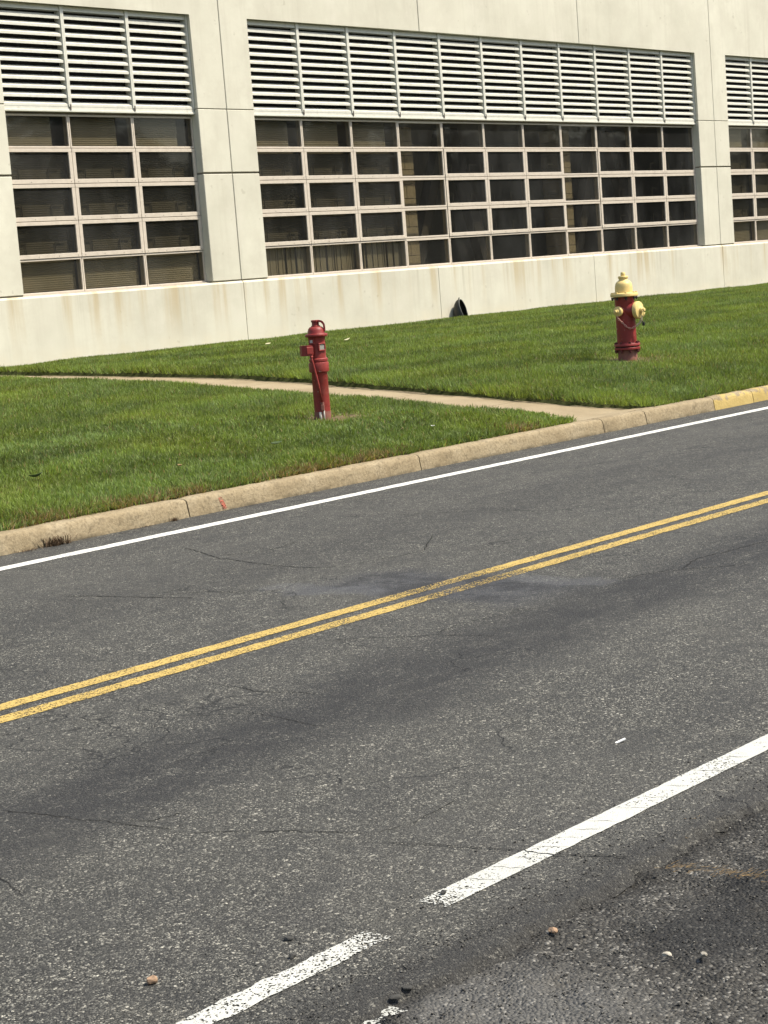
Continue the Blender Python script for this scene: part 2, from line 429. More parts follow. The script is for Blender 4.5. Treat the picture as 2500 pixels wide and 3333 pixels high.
def add_link(bm, c, d, side, L=.018, Wd=.010, r=.0045):
    d = d.normalized(); side = side.normalized(); n = d.cross(side)
    seg, ms = 12, 6; rings = []
    for k in range(seg):
        a = 2*math.pi*k/seg
        ctr = c + d*(L*math.cos(a)) + side*(Wd*math.sin(a))
        rad = (d*(math.cos(a)) + side*(math.sin(a))).normalized()
        rings.append([bm.verts.new(ctr + r*(math.cos(2*math.pi*j/ms)*rad + math.sin(2*math.pi*j/ms)*n)) for j in range(ms)])
    for k in range(seg):
        for j in range(ms):
            bm.faces.new((rings[k][j], rings[(k+1) % seg][j], rings[(k+1) % seg][(j+1) % ms], rings[k][(j+1) % ms]))

def chain(pts, step=.026):
    """links along a polyline"""
    bm = bm_new(); pts = [Vector(p) for p in pts]
    dense = []
    for a, b in zip(pts, pts[1:]):
        n = max(1, int((b-a).length/.002))
        dense += [a.lerp(b, i/n) for i in range(n)]
    dense.append(pts[-1])
    acc = 0; k = 0; last = dense[0]
    for i in range(1, len(dense)-1):
        acc += (dense[i]-dense[i-1]).length
        if acc >= step:
            acc = 0; d = dense[i+1]-dense[i-1]
            s1 = d.cross(Vector((0, 1, .2))); s2 = d.cross(s1)
            add_link(bm, dense[i], d, (s1.normalized() + .5*s2.normalized()*(1 if k % 2 else -1)) if k % 2 else (s2.normalized()+.5*s1.normalized())); k += 1
    return bm

def np_mesh(name, verts, faces_flat, nper, mat, parent=None):
    """fast mesh of equal-sided faces"""
    me = bpy.data.meshes.new(name)
    nv = len(verts); nf = len(faces_flat)//nper
    me.vertices.add(nv); me.vertices.foreach_set('co', np.asarray(verts, np.float32).ravel())
    me.loops.add(nf*nper); me.loops.foreach_set('vertex_index', np.asarray(faces_flat, np.int32))
    me.polygons.add(nf); me.polygons.foreach_set('loop_start', np.arange(0, nf*nper, nper, dtype=np.int32))
    me.materials.append(mat); me.update(calc_edges=True)
    o = bpy.data.objects.new(name, me); C.objects.link(o)
    if parent is not None: o.parent = parent
    return o

def vnoise(x, y, seed=0):
    """cheap smooth 2-D noise from summed sines, about -1..1"""
    r = np.random.default_rng(100+seed); out = 0*x
    for k in range(7):
        a = r.uniform(0, 6.28); f = 2*math.pi*r.uniform(.6, 1.7); p = r.uniform(0, 6.28)
        out = out + np.sin(f*(x*math.cos(a)+y*math.sin(a)) + p + 1.3*np.sin(.7*f*(y*math.cos(a)-x*math.sin(a))+p*2))
    return out/3.2

# ------------------------------------------------------------------ terrain functions
PY = [9.86, 10.23, 10.58, 11.12, 11.91, 13.22, 13.76, 15.05, 15.72, 17.09, 19.09, 21.0]
PN = [13.98, 14.03, 14.04, 13.97, 13.90, 14.02, 14.18, 14.29, 14.40, 14.52, 14.60, 14.65]   # near edge of the path
FY = [9.86, 10.04, 10.43, 11.28, 12.08, 13.09, 13.87, 14.5, 15.6, 17.45, 19.3, 21.0]
PF = [15.30, 15.16, 14.98, 14.80, 14.77, 14.92, 15.04, 15.22, 15.33, 15.35, 15.30, 15.28]   # far edge
def path_n(Y): return np.interp(Y, PY, PN)
def path_f(Y): return np.interp(Y, FY, PF)
def base_z(X, Y):
    return np.interp(Y, [9.86, 10.6, 11.6, 13, 16, 21], [.145, .24, .36, .45, .60, .77]) + (np.clip(X, 0, 32)-15)*.012*np.clip((Y-9.9)/1.5, 0, 1)*np.clip((21-Y)/8, 0, 1)
def path_z(Y): return base_z(14.4, Y) - .045
def lawn_z(X, Y):
    z = base_z(X, Y) + .012*vnoise(X*.5, Y*.5, 1)*np.clip((Y-9.9)/.4, 0, 1)
    far = np.clip((X-path_f(Y))/.15, 0, 1)
    return z + .035*far*np.clip((Y-9.9)/.5, 0, 1)*np.clip((20.9-Y)/3, 0, 1)

# ------------------------------------------------------------------ setting: ground, road, shoulder
bm = bm_new()
for p in ((-900, -900), (900, -900), (900, 900), (-900, 900)): bm.verts.new((p[0], p[1], -.30))
bm.faces.new(bm.verts[:]); kind(obj('ground', bm, M['ground']), 'structure')

# road sheet with a broken near edge standing a little above the shoulder
xs = np.concatenate([np.arange(-60, 1, 2.0), np.arange(1, 9, .025), np.arange(9, 20, .2), np.arange(20, 90, 2.0)])
edge = 2.69 + .035*vnoise(xs*.6, xs*0, 3) + .018*vnoise(xs*3, xs*0, 4) + .010*vnoise(xs*12, xs*0, 5)
v = []; f = []
for x, e in zip(xs, edge): v += [(x, e-.03, -.03), (x, e-.004, -.004), (x, e+.012, 0), (x, 5.9, 0), (x, 9.745, 0)]
for i in range(len(xs)-1):
    for k in range(4): f += [i*5+k, (i+1)*5+k, (i+1)*5+k+1, i*5+k+1]
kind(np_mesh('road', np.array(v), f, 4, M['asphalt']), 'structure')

# shoulder: rough ground sheet
gx = np.concatenate([np.arange(-60, 1.5, 1.5), np.arange(1.5, 7.0, .022), np.arange(7, 90, 1.5)])
gy = np.concatenate([np.arange(-40, 1.0, 1.5), np.arange(1.0, 2.95, .022)])
GX, GY = np.meshgrid(gx, gy, indexing='ij')
GZ = -.026 + .007*vnoise(GX*1.5, GY*1.5, 6) + .0045*vnoise(GX*6, GY*6, 7) + .003*vnoise(GX*17, GY*17, 8)
GZ = np.minimum(GZ, -.006)
n0, n1 = GX.shape
idx = np.arange(n0*n1).reshape(n0, n1)
ff = np.stack([idx[:-1, :-1], idx[1:, :-1], idx[1:, 1:], idx[:-1, 1:]], -1).reshape(-1)
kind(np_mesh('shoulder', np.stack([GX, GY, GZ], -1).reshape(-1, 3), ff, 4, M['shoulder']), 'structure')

# painted lines: strips with slightly ragged edges
def strip(name, x0, x1, yc, wdt, mat, z=.003, step=.04, rag=.004, slant=0.0):
    n = max(2, int((x1-x0)/step)); X = np.linspace(x0, x1, n)
    a = yc - wdt/2 + rag*vnoise(X*7, X*0+yc, 11) + rag*.6*vnoise(X*31, X*0+yc, 12); b = yc + wdt/2 + rag*vnoise(X*7, X*0-yc, 13) + rag*.6*vnoise(X*31, X*0+yc, 14)
    vv = np.concatenate([np.stack([X, a, X*0+z], -1), np.stack([X+slant, b, X*0+z], -1)])
    i = np.arange(n-1); fl = np.stack([i, i+1, i+1+n, i+n], -1).ravel()
    return kind(np_mesh(name, vv, fl, 4, mat), 'structure')
strip('white_edge_line', -40, 80, 9.21, .125, M['white_far'], step=.08)
strip('yellow_centre_line', -40, 80, 6.01, .10, M['yellow'], step=.05)
strip('yellow_centre_line', -40, 80, 5.825, .10, M['yellow'], step=.05)
strip('white_edge_line', 3.43, 60, 2.965, .096, M['white_near'], step=.02, rag=.0018)
strip('white_edge_line', -40, 3.20, 2.945, .084, M['white_near'], step=.02, rag=.004)
strip('white_paint_patch', 2.76, 2.88, 2.618, .035, M['white_rest'], z=-.001, step=.01, rag=.016)

# cracks across the road and the painted line: thin ragged ribbons
def crack(pts, wd, z=.0065, seed=0):
    r = np.random.default_rng(seed); P = [np.array(p, float) for p in pts]; line = []
    for a, b in zip(P, P[1:]):
        n = max(2, int(np.linalg.norm(b-a)/.012))
        for i in range(n): line.append(a+(b-a)*i/n)
    line.append(P[-1]); line = np.array(line)
    d = np.gradient(line, axis=0); d /= np.linalg.norm(d, axis=1)[:, None]; nrm = np.stack([-d[:, 1], d[:, 0]], -1)
    w1 = np.cumsum(r.normal(0, .0035, len(line))); w1 -= np.linspace(0, w1[-1], len(line))
    line = line + nrm*(w1 + r.normal(0, .0012, len(line)))[:, None]
    ww = .7*wd*(.2+.5*r.random(len(line))+.6*(r.random(len(line))**4)+.4*np.abs(vnoise(np.arange(len(line))*.11, np.arange(len(line))*0., seed)))*np.clip(np.minimum(np.arange(len(line)), np.arange(len(line))[::-1])/3, .05, 1)
    vv = np.concatenate([line-nrm*ww[:, None]/2, line+nrm*ww[:, None]/2]); vv = np.concatenate([vv, np.full((len(vv), 1), z)], 1)
    n = len(line); i = np.arange(n-1)
    kind(np_mesh('road_crack', vv, np.stack([i, i+1, i+1+n, i+n], -1).ravel(), 4, M['crack']), 'structure')
crack([(3.44, 4.77), (3.50, 4.45), (3.57, 4.09)], .007, .002, 1)
crack([(3.57, 4.02), (3.72, 3.75), (3.81, 3.52)], .006, .002, 2)
crack([(3.76, 3.42), (3.83, 3.25), (3.86, 3.08), (3.90, 2.90), (3.98, 2.70)], .009, .0042, 3)
crack([(6.30, 7.95), (6.42, 7.5), (6.50, 7.1)], .012, .002, 4)
crack([(7.80, 8.6), (7.62, 8.1), (7.51, 7.79), (7.45, 7.2), (7.53, 6.9)], .014, .002, 5)
crack([(7.6, 6.95), (7.9, 6.86), (8.13, 6.84), (8.6, 7.2)], .010, .002, 6)
crack([(5.9, 5.6), (6.2, 5.2), (6.25, 4.9)], .008, .002, 7)
crack([(7.62, 5.2), (7.9, 5.05), (8.2, 4.75)], .010, .002, 8)
crack([(9.3, 8.1), (9.6, 7.5), (9.7, 7.0)], .012, .002, 9)
crack([(3.10, 4.6), (3.02, 4.2), (2.93, 4.0)], .005, .002, 10)
crack([(5.05, 5.5), (5.02, 5.2), (5.1, 4.9)], .006, .002, 11)
crack([(3.53, 4.3), (3.60, 4.22), (3.72, 4.2)], .006, .002, 12)
crack([(6.45, 7.4), (6.62, 7.25), (6.7, 6.9)], .010, .002, 13)
crack([(7.62, 8.1), (7.85, 7.9), (8.2, 7.95)], .010, .002, 14)
crack([(7.95, 5.02), (8.3, 5.1), (8.9, 5.0)], .009, .002, 15)
crack([(6.2, 5.2), (6.45, 5.25), (6.9, 5.1)], .007, .002, 16)
crack([(4.6, 5.2), (4.75, 4.9), (4.7, 4.5)], .006, .002, 17)
crack([(3.81, 3.52), (3.95, 3.45), (4.2, 3.5)], .005, .002, 18)
for k, (x, s) in enumerate([(3.56, .05), (3.64, .06), (3.74, .05), (3.84, .06), (3.94, .07), (4.03, .06), (4.12, .05), (4.2, .06), (4.34, .08), (4.47, .06), (4.6, .07), (4.78, .06), (4.95, .08)]):
    crack([(x-s*.2, 3.012), (x+s*.1, 2.965), (x+s*.5, 2.918)], .0042, .0038, 30+k)

# ------------------------------------------------------------------ kerb, one stone after another
kerb = kind(empty('kerb', (0, 9.70, 0)), 'structure')
def kerb_stone(x0, x1, mat, label=None, seed=0):
    prof = [(0, -.10), (.004, .0), (.016, .075), (.022, .105), (.034, .126), (.055, .135), (.10, .137), (.155, .136), (.158, -.10)]
    n = max(2, int((x1-x0)/.09)); r = np.random.default_rng(seed); bm = bm_new(); rings = []
    for i in range(n+1):
        x = x0 + (x1-x0)*i/n; e = .010 if i in (0, n) else 0
        ring = []
        for j, (y, z) in enumerate(prof):
            jit = 0 if j in (0, 8) else .0035*float(vnoise(np.array(x*2.3+j*.11), np.array(j*.35), 21)) + r.normal(0, .0012)
            ring.append(bm.verts.new((x, y + jit + (e if 0 < j < 6 else 0), z + jit*.6 - (e*.7 if 3 < j < 8 else 0))))
        rings.append(ring)
    for a, b in zip(rings, rings[1:]):
        for j in range(len(prof)-1): bm.faces.new((a[j], b[j], b[j+1], a[j+1]))
    bm.faces.new(rings[0]); bm.faces.new(rings[-1][::-1])
    o = obj('kerb_stone', bm, mat, kerb)
    smooth_by_angle(o, 50)
    if label: o['label'] = label
    return o
kj = [-12, -9.2, -6.5, -3.8, -1.1, 1.0, 3.6, 6.2, 8.91, 11.53, 14.22, 14.95, 16.22, 17.0, 20.0, 22.7, 25.4, 28, 31, 34, 37, 40, 43, 46, 49, 52, 55, 58]
for i, (a, b) in enumerate(zip(kj, kj[1:])):
    yel = 16.1 < a < 25
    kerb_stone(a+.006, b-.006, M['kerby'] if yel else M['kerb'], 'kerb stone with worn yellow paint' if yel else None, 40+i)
# dark hairline and broken foot in the long stone, sprayed red survey mark
bm = bm_new(); add_box(bm, 9.225, 9.262, -.0012, .004, .012, .10)
for vv in bm.verts: vv.co.x += (vv.co.z-.05)*-.35; vv.co.y += .016*max(0, vv.co.z)/.075 - .003
mk = obj('paint_mark', bm, M['redmark'], kerb); mk['label'] = 'faded red paint mark sprayed on the kerb face'

# ------------------------------------------------------------------ path slabs
path = kind(empty('path', (14.4, 9.86, 0)), 'structure')
ys = [9.862, 11.15, 12.4, 13.65, 14.9, 16.15, 17.4, 18.65, 19.9, 20.94]
for a, b in zip(ys, ys[1:]):
    bm = bm_new(); rows = []
    n = 6
    for i in range(n+1):
        y = a + .006 + (b-a-.012)*i/n; z = float(path_z(y)); l = float(path_n(y)) - .05; r_ = float(path_f(y)) + .06
        if b < 11.2 and i == 0: z = .133
        rows.append([bm.verts.new((x-14.4, y-9.86, zz)) for x, zz in ((l, z-.12), (l, z-.006), (l+.008, z), (r_-.008, z), (r_, z-.006), (r_, z-.12))])
    for p, q in zip(rows, rows[1:]):
        for k in range(5): bm.faces.new((p[k], q[k], q[k+1], p[k+1]))
    bm.faces.new(rows[0]); bm.faces.new(rows[-1][::-1])
    obj('slab', bm, M['path'], path)

# ------------------------------------------------------------------ lawn soil
lx = np.concatenate([np.arange(-12, 5, 1.0), np.arange(5, 24, .12), np.arange(24, 40, .3), np.arange(40, 61, 1.0)]); ly = np.concatenate([np.arange(9.858, 10.2, .05), np.arange(10.2, 20.96, .15), [20.96]])
LX, LY = np.meshgrid(lx, ly, indexing='ij')
LZ = lawn_z(LX, LY)
inside = (LX > path_n(LY)-.02) & (LX < path_f(LY)+.02)
LZ = np.where(inside, path_z(LY)-.10, LZ)
n0, n1 = LX.shape; idx = np.arange(n0*n1).reshape(n0, n1)
ff = np.stack([idx[:-1, :-1], idx[1:, :-1], idx[1:, 1:], idx[:-1, 1:]], -1).reshape(-1)
kind(np_mesh('lawn', np.stack([LX, LY, LZ], -1).reshape(-1, 3), ff, 4, M['soil']), 'structure')

# ------------------------------------------------------------------ grass blades
PIV = (12.53, 11.71); HYD = (17.84, 11.80)
def make_grass():
    N = 2_300_000
    Y = 9.83 + (20.93-9.83)*rng.random(N)
    X = (Y*.75-6) + rng.random(N)*((Y*1.76+8)-(Y*.75-6))
    d = np.hypot(X, Y)
    inview = (X > Y*.75-1.5) & (X < Y*1.76+2)
    p = np.clip(14.0/d, .35, 1.0)*np.where(inview, 1, .30)
    pn, pf = path_n(Y), path_f(Y)
    onp = (X > pn+.02*vnoise(X*3, Y*3, 31)) & (X < pf-.03-.03*vnoise(X*3, Y*3, 32))
    p = np.where(onp, 0, p)
    # bare ground round the two posts, thin spots elsewhere
    dp = np.hypot(X-PIV[0], (Y-PIV[1])); dh = np.hypot(X-HYD[0], Y-HYD[1])
    p = p*np.clip((dp-.10)/.36, .03, 1)*np.clip((dh-.13)/.44, .03, 1)
    dpr = np.hypot((X-PIV[0]-.22)/1.4, Y-PIV[1]+.16); p = p*np.clip(dpr/.28, .12, 1)
    thin = vnoise(X*.9, Y*.9, 33); p = p*np.clip(1.1-.35*np.clip(thin, 0, 1), .3, 1)
    keepn = rng.random(N) < p
    X, Y, d = X[keepn], Y[keepn], d[keepn]
    n = len(X)
    Z = np.where(Y < 9.86, .14, lawn_z(X, np.maximum(Y, 9.86))) - .006
    # tufts: neighbouring blades share height and lean
    tl = vnoise(X*2.3, Y*2.3, 34); tl2 = vnoise(X*5.1, Y*5.1, 35)
    edgef = np.exp(-((X-path_f(Y))/.12)**2)*(X > path_f(Y)-.06)
    ekerb = np.exp(-((Y-9.86)/.10)**2)
    near_ = np.exp(-((X-path_n(Y))/.25)**2)
    h = (.033 + .020*rng.random(n) + .008*tl + .008*tl2)*(1 + .30*ekerb + .60*edgef - .3*near_)*np.clip((20.97-Y)/.5, .5, 1)
    h = np.clip(h, .02, .11)
    tall = rng.random(n) < .02; h = np.where(tall, h*1.35, h)
    wd = (.0045 + .0045*rng.random(n))*np.clip(d/14, .9, 1.7)
    ang = rng.random(n)*2*np.pi; lean = np.where(rng.random(n) < .3, rng.uniform(.9, 1.5, n), np.clip(rng.normal(.70, .38, n), .05, 1.45)) - .35*edgef
    la = ang + rng.normal(0, .5, n)
    lx_ = np.cos(la)*np.sin(lean)*h; ly_ = np.sin(la)*np.sin(lean)*h
    lx_ = lx_ + .012*vnoise(X*1.7, Y*1.7, 36); ly_ = ly_ + .012*vnoise(X*1.7, Y*1.7, 37)
    ly_ = ly_ - .03*ekerb*rng.random(n); lx_ = lx_ - .035*edgef*rng.random(n)
    # kerb edge: overhanging blades droop
    hz = .012 + h*np.cos(lean)*(1-.35*ekerb*rng.random(n))
    px, py = -np.sin(ang)*wd*.5, np.cos(ang)*wd*.5
    b0 = np.stack([X-px, Y-py, Z], -1); b1 = np.stack([X+px, Y+py, Z], -1)
    tip = np.stack([X+lx_, Y+ly_, Z+hz], -1)
    # colours: hue differs from blade to blade and from patch to patch
    big = vnoise(X*.16+.3*Y*.1, Y*.42, 41); mid = vnoise(X*.8, Y*.8, 42); yel = vnoise(X*.35, Y*.5, 43)
    base = np.array([.150, .205, .044])
    val = 1 + .14*big + .13*mid + .10*np.sin(2*np.pi*(Y*.92+.06*X+.15*vnoise(X*.3, Y*.3, 45))) + .10*tl2 + .10*vnoise(X*9, Y*9, 44) + rng.normal(0, .28, n)
    val = np.clip(val, .45, 1.7)
    col = base[None, :]*val[:, None]
    yk = np.clip(.30*yel + .25*rng.random(n), 0, .6)[:, None]
    col = col*(1-yk) + np.array([.20, .235, .045])*val[:, None]*yk
    blu = np.clip(rng.normal(.05, .25, n)-.30*yel, 0, .6)[:, None]
    col = col*(1-blu) + np.array([.135, .185, .08])*val[:, None]*blu
    dry = rng.random(n) < (.035 + .10*(dp_near(X, Y)) + .75*kerb_dry(X, Y))
    col = np.where(dry[:, None], np.array([.27, .19, .085])*np.clip(rng.normal(.85, .3, n), .3, 1.4)[:, None], col)
    # near blades are bent in the middle (3 triangles), far ones straight (1 triangle)
    nb = d < 17.5
    V, F, T = [], [], []
    i = np.where(nb)[0]
    mx_ = np.stack([X+lx_*.36, Y+ly_*.36, Z+hz*.60], -1)
    m0 = mx_ - np.stack([px, py, 0*px], -1)*.75; m1 = mx_ + np.stack([px, py, 0*px], -1)*.75
    k = len(i)
    V.append(np.stack([b0[i], b1[i], m0[i], m1[i], tip[i]], 1).reshape(-1, 3)); o = np.arange(k)*5
    F.append(np.stack([o, o+1, o+3, o, o+3, o+2, o+2, o+3, o+4], -1).ravel()); T.append(np.repeat(col[i], 5, 0))
    j = np.where(~nb)[0]; o = np.arange(len(j))*3 + k*5
    V.append(np.stack([b0[j], b1[j], tip[j]], 1).reshape(-1, 3)); F.append(np.stack([o, o+1, o+2], -1).ravel()); T.append(np.repeat(col[j], 3, 0))
    V = np.concatenate(V); F = np.concatenate(F); T = np.concatenate(T)
    g = np_mesh('grass', V, F, 3, M['grass'])
    at = g.data.color_attributes.new('tint', 'FLOAT_COLOR', 'POINT')
    at.data.foreach_set('color', np.concatenate([T, np.ones((len(T), 1))], 1).astype(np.float32).ravel())
    print('grass blades', n, 'tris', len(F)//3)
    kind(g, 'stuff'); return g
def dp_near(X, Y):
    return np.exp(-(np.hypot(X-PIV[0]-.15, Y-PIV[1]+.1)/.4)**2) + np.exp(-(np.hypot(X-HYD[0]-.2, Y-HYD[1]+.15)/.5)**2)
def kerb_dry(X, Y):
    s = 0*X
    for c, wd in ((8.55, .35), (7.75, .25), (10.25, .45), (11.1, .4), (9.1, .2), (13.2, .2)):
        s = s + np.exp(-((X-c)/wd)**2)
    return np.clip(s, 0, 1)*np.exp(-((Y-9.86)/.19)**2)
make_grass()

# ------------------------------------------------------------------ the building
WY = 21.0
BZ = [4.304, 3.816, 3.306, 2.774, 2.241, 1.735]
OT, OB = 5.846, 1.722
bld = empty('concrete_building', (26, WY, .77))
tag(bld, 'long pale concrete building with louvered vents over dark window bands', 'building')
class off:   # building parts are modelled in world coordinates, then moved under the building
    pass
def bpart(name, bm, mat, parent=bld, smooth=False):
    bmesh.ops.translate(bm, verts=bm.verts[:], vec=(-26, -WY, -.77))
    return obj(name, bm, mat, parent, smooth)
J = [6.05, 10.98, 15.91, 20.84, 25.77, 30.70, 35.68, 40.61, 45.54, 50.47, 55.4]
bays = [(16.49, 20.21, 3), (21.45, 35.02, 11), (36.28, 42.45, 5)]
G = .006
DEP = .26
def in_bay(x0, x1):
    """solid (pier) intervals inside x0..x1"""
    out = [(x0, x1)]
    for a, b, _ in bays:
        nxt = []
        for p, q in out:
            if b <= p or a >= q: nxt.append((p, q)); continue
            if a > p: nxt.append((p, a))
            if b < q: nxt.append((b, q))
        out = nxt
    return out
for a, b in zip(J, J[1:]):
    x0, x1 = a+G, b-G
    solid = in_bay(x0, x1)
    # upper panel: from 8 m down to the opening, its legs reach the thin joint on the piers
    poly = [(x0, 8.0), (x1, 8.0)]
    low = 4.41+G
    right = []
    # walk the lower outline from right to left
    for p, q in sorted(solid, reverse=True):
        right += [(q, OT) if q < x1 else None, (q, low), (p, low), (p, OT) if p > x0 else None]
    if not solid: right = [(x1, OT), (x0, OT)]
    else:
        if solid[-1][1] < x1: right = [(x1, OT)] + right
        if solid[0][0] > x0: right = right + [(x0, OT)]
    poly += [q for q in right if q]
    bm = bm_new(); add_prism(bm, poly, WY, WY+DEP, .007); bpart('wall_panel', bm, M['wall'])
    for p, q in solid:
        bm = bm_new(); add_box(bm, p, q, WY, WY+DEP, 3.42+.014, 4.41-G, .007); bpart('wall_panel', bm, M['wall'])
        bm = bm_new(); add_box(bm, p, q, WY, WY+DEP, 1.742, 3.42-.014, .007); bpart('wall_panel', bm, M['wall'])
    # plinth with a chamfered top, a little proud
    bm = bm_new()
    sec = [(-.035, -.2), (-.035, 1.690), (-.008, 1.722), (.40, 1.722), (.40, -.2)]
    L = [bm.verts.new((x0, WY+y, z)) for y, z in sec]; R_ = [bm.verts.new((x1, WY+y, z)) for y, z in sec]
    bm.faces.new(L); bm.faces.new(R_[::-1])
    for k in range(5): bm.faces.new((L[k], R_[k], R_[(k+1) % 5], L[(k+1) % 5]))
    bpart('plinth_panel', bm, M['plinth'])
# sealant at the back of the joints
def sealant(*q):
    bm = bm_new(); add_box(bm, *q); bpart('joint_sealant', bm, M['seal'])
for x in J[1:-1]:
    sealant(x-.005, x+.005, WY-.015, WY+.2, -.1, 1.715)
    p = 1.75 if any(a <= x <= b for a, b in in_bay(J[0], J[-1])) else 5.86
    sealant(x-.0052, x+.0052, WY+.014, WY+.2, p, 7.99)
for p, q in in_bay(J[0], J[-1]):
    sealant(p+.004, q-.004, WY+.010, WY+.19, 4.4055, 4.4145)
    sealant(p+.004, q-.004, WY+.035, WY+.19, 3.4075, 3.4325)
    sealant(p+.004, q-.004, WY+.02, WY+.19, 1.7225, 1.7415)
# shell: roof, back, ends, floor
bm = bm_new(); add_box(bm, J[0]+.02, J[-1]-.02, WY+.265, WY+14, 7.7, 7.98); bpart('roof', bm, M['wall'])
bm = bm_new(); add_box(bm, J[0]+.02, J[-1]-.02, WY+13.8, WY+14, -.2, 7.69); bpart('back_wall', bm, M['wall'])
for xa in (J[0]+.03, J[-1]-.33):
    bm = bm_new(); add_box(bm, xa, xa+.3, WY+.41, WY+13.79, -.2, 7.69); bpart('end_wall', bm, M['wall'])
bm = bm_new(); add_box(bm, J[0]+.34, J[-1]-.34, WY+.41, WY+13.7, .8, .9)
add_box(bm, J[0]+.34, J[-1]-.34, WY+.41, WY+13.7, 4.36, 4.46)
add_box(bm, J[0]+.34, J[-1]-.34, WY+4.2, WY+4.3, .91, 4.35)
bpart('interior_wall', bm, M['room'])

# louver banks and windows
FY0 = WY+.135           # outer face of the window frames
slat_me = {}; win_me = {}
def get_slat(wd):
    k = round(wd, 3)
    if k not in slat_me:
        bm = bm_new()
        sec = [(0, 0), (0, .034), (.006, .039), (.078, .080), (.081, .075), (.014, .032), (.010, 0)]
        a = [bm.verts.new((0, y, z)) for y, z in sec]; b = [bm.verts.new((wd, y, z)) for y, z in sec]
        n = len(sec); bm.faces.new(a); bm.faces.new(b[::-1])
        for i in range(n): bm.faces.new((a[i], b[i], b[(i+1) % n], a[(i+1) % n]))
        me = bpy.data.meshes.new('slat'); bmesh.ops.recalc_face_normals(bm, faces=bm.faces[:]); bm.to_mesh(me); bm.free(); me.materials.append(M['louver']); slat_me[k] = me
    return slat_me[k]
def link_mesh(name, me, parent, loc):
    o = bpy.data.objects.new(name, me); C.objects.link(o); o.parent = parent; o.location = loc; return o
def frame_bm(wd, h, t_side, t_top, t_bot, y0, y1, inset=.004):
    bm = bm_new()
    add_box(bm, inset, wd-inset, y0, y1, inset, t_bot, .003)
    add_box(bm, inset, wd-inset, y0, y1, h-t_top, h-inset, .003)
    add_box(bm, inset, t_side, y0+.002, y1-.002, t_bot+.0005, h-t_top-.0005)
    add_box(bm, wd-t_side, wd-inset, y0+.002, y1-.002, t_bot+.0005, h-t_top-.0005)
    return bm
def to_mesh(bm, name, mat):
    me = bpy.data.meshes.new(name); bmesh.ops.recalc_face_normals(bm, faces=bm.faces[:]); bm.to_mesh(me); bm.free(); me.materials.append(mat); return me
def get_win(kindw, wd, h):
    k = (kindw, round(wd, 3), round(h, 3))
    if k not in win_me:
        ts, tt, tb = dict(sash=(.064, .056, .066), fixed=(.027, .030, .030), band=(.034, .042, .034))[kindw]
        fr = to_mesh(frame_bm(wd, h, ts, tt, tb, 0, .045), 'window', M['frame'])
        bm = bm_new(); add_box(bm, ts-.006, wd-ts+.006, .022, .028, tb-.006, h-tt+.006); pane = to_mesh(bm, 'pane', M['glassd' if kindw == 'sash' else 'glass'])
        lt = sc = None
        if kindw == 'sash':
            bm = bm_new()
            for xa, s in ((ts+.05, 1), (wd-ts-.33, 1)):
                zt = tb + .40*(h-tt-tb)
                add_box(bm, xa, xa+.20, .10, .115, zt, zt+.010)
                xe = xa+.19 if xa < wd/2 else xa
                add_box(bm, xe, xe+.010, .101, .114, tb-.02, zt-.001)
            lt = to_mesh(bm, 'latch', M['latch'])
            bm = bm_new()
            for q in (.06, .36, .66, .95): add_lathe(bm, [(.006, 0), (.004, .004)], 6, (wd*q, -.0005, tb*.45), (0, -1, 0))
            sc = to_mesh(bm, 'screws', M['screw'])
        win_me[k] = (fr, pane, lt, sc)
    return win_me[k]
OX = Vector((26, WY, .77))
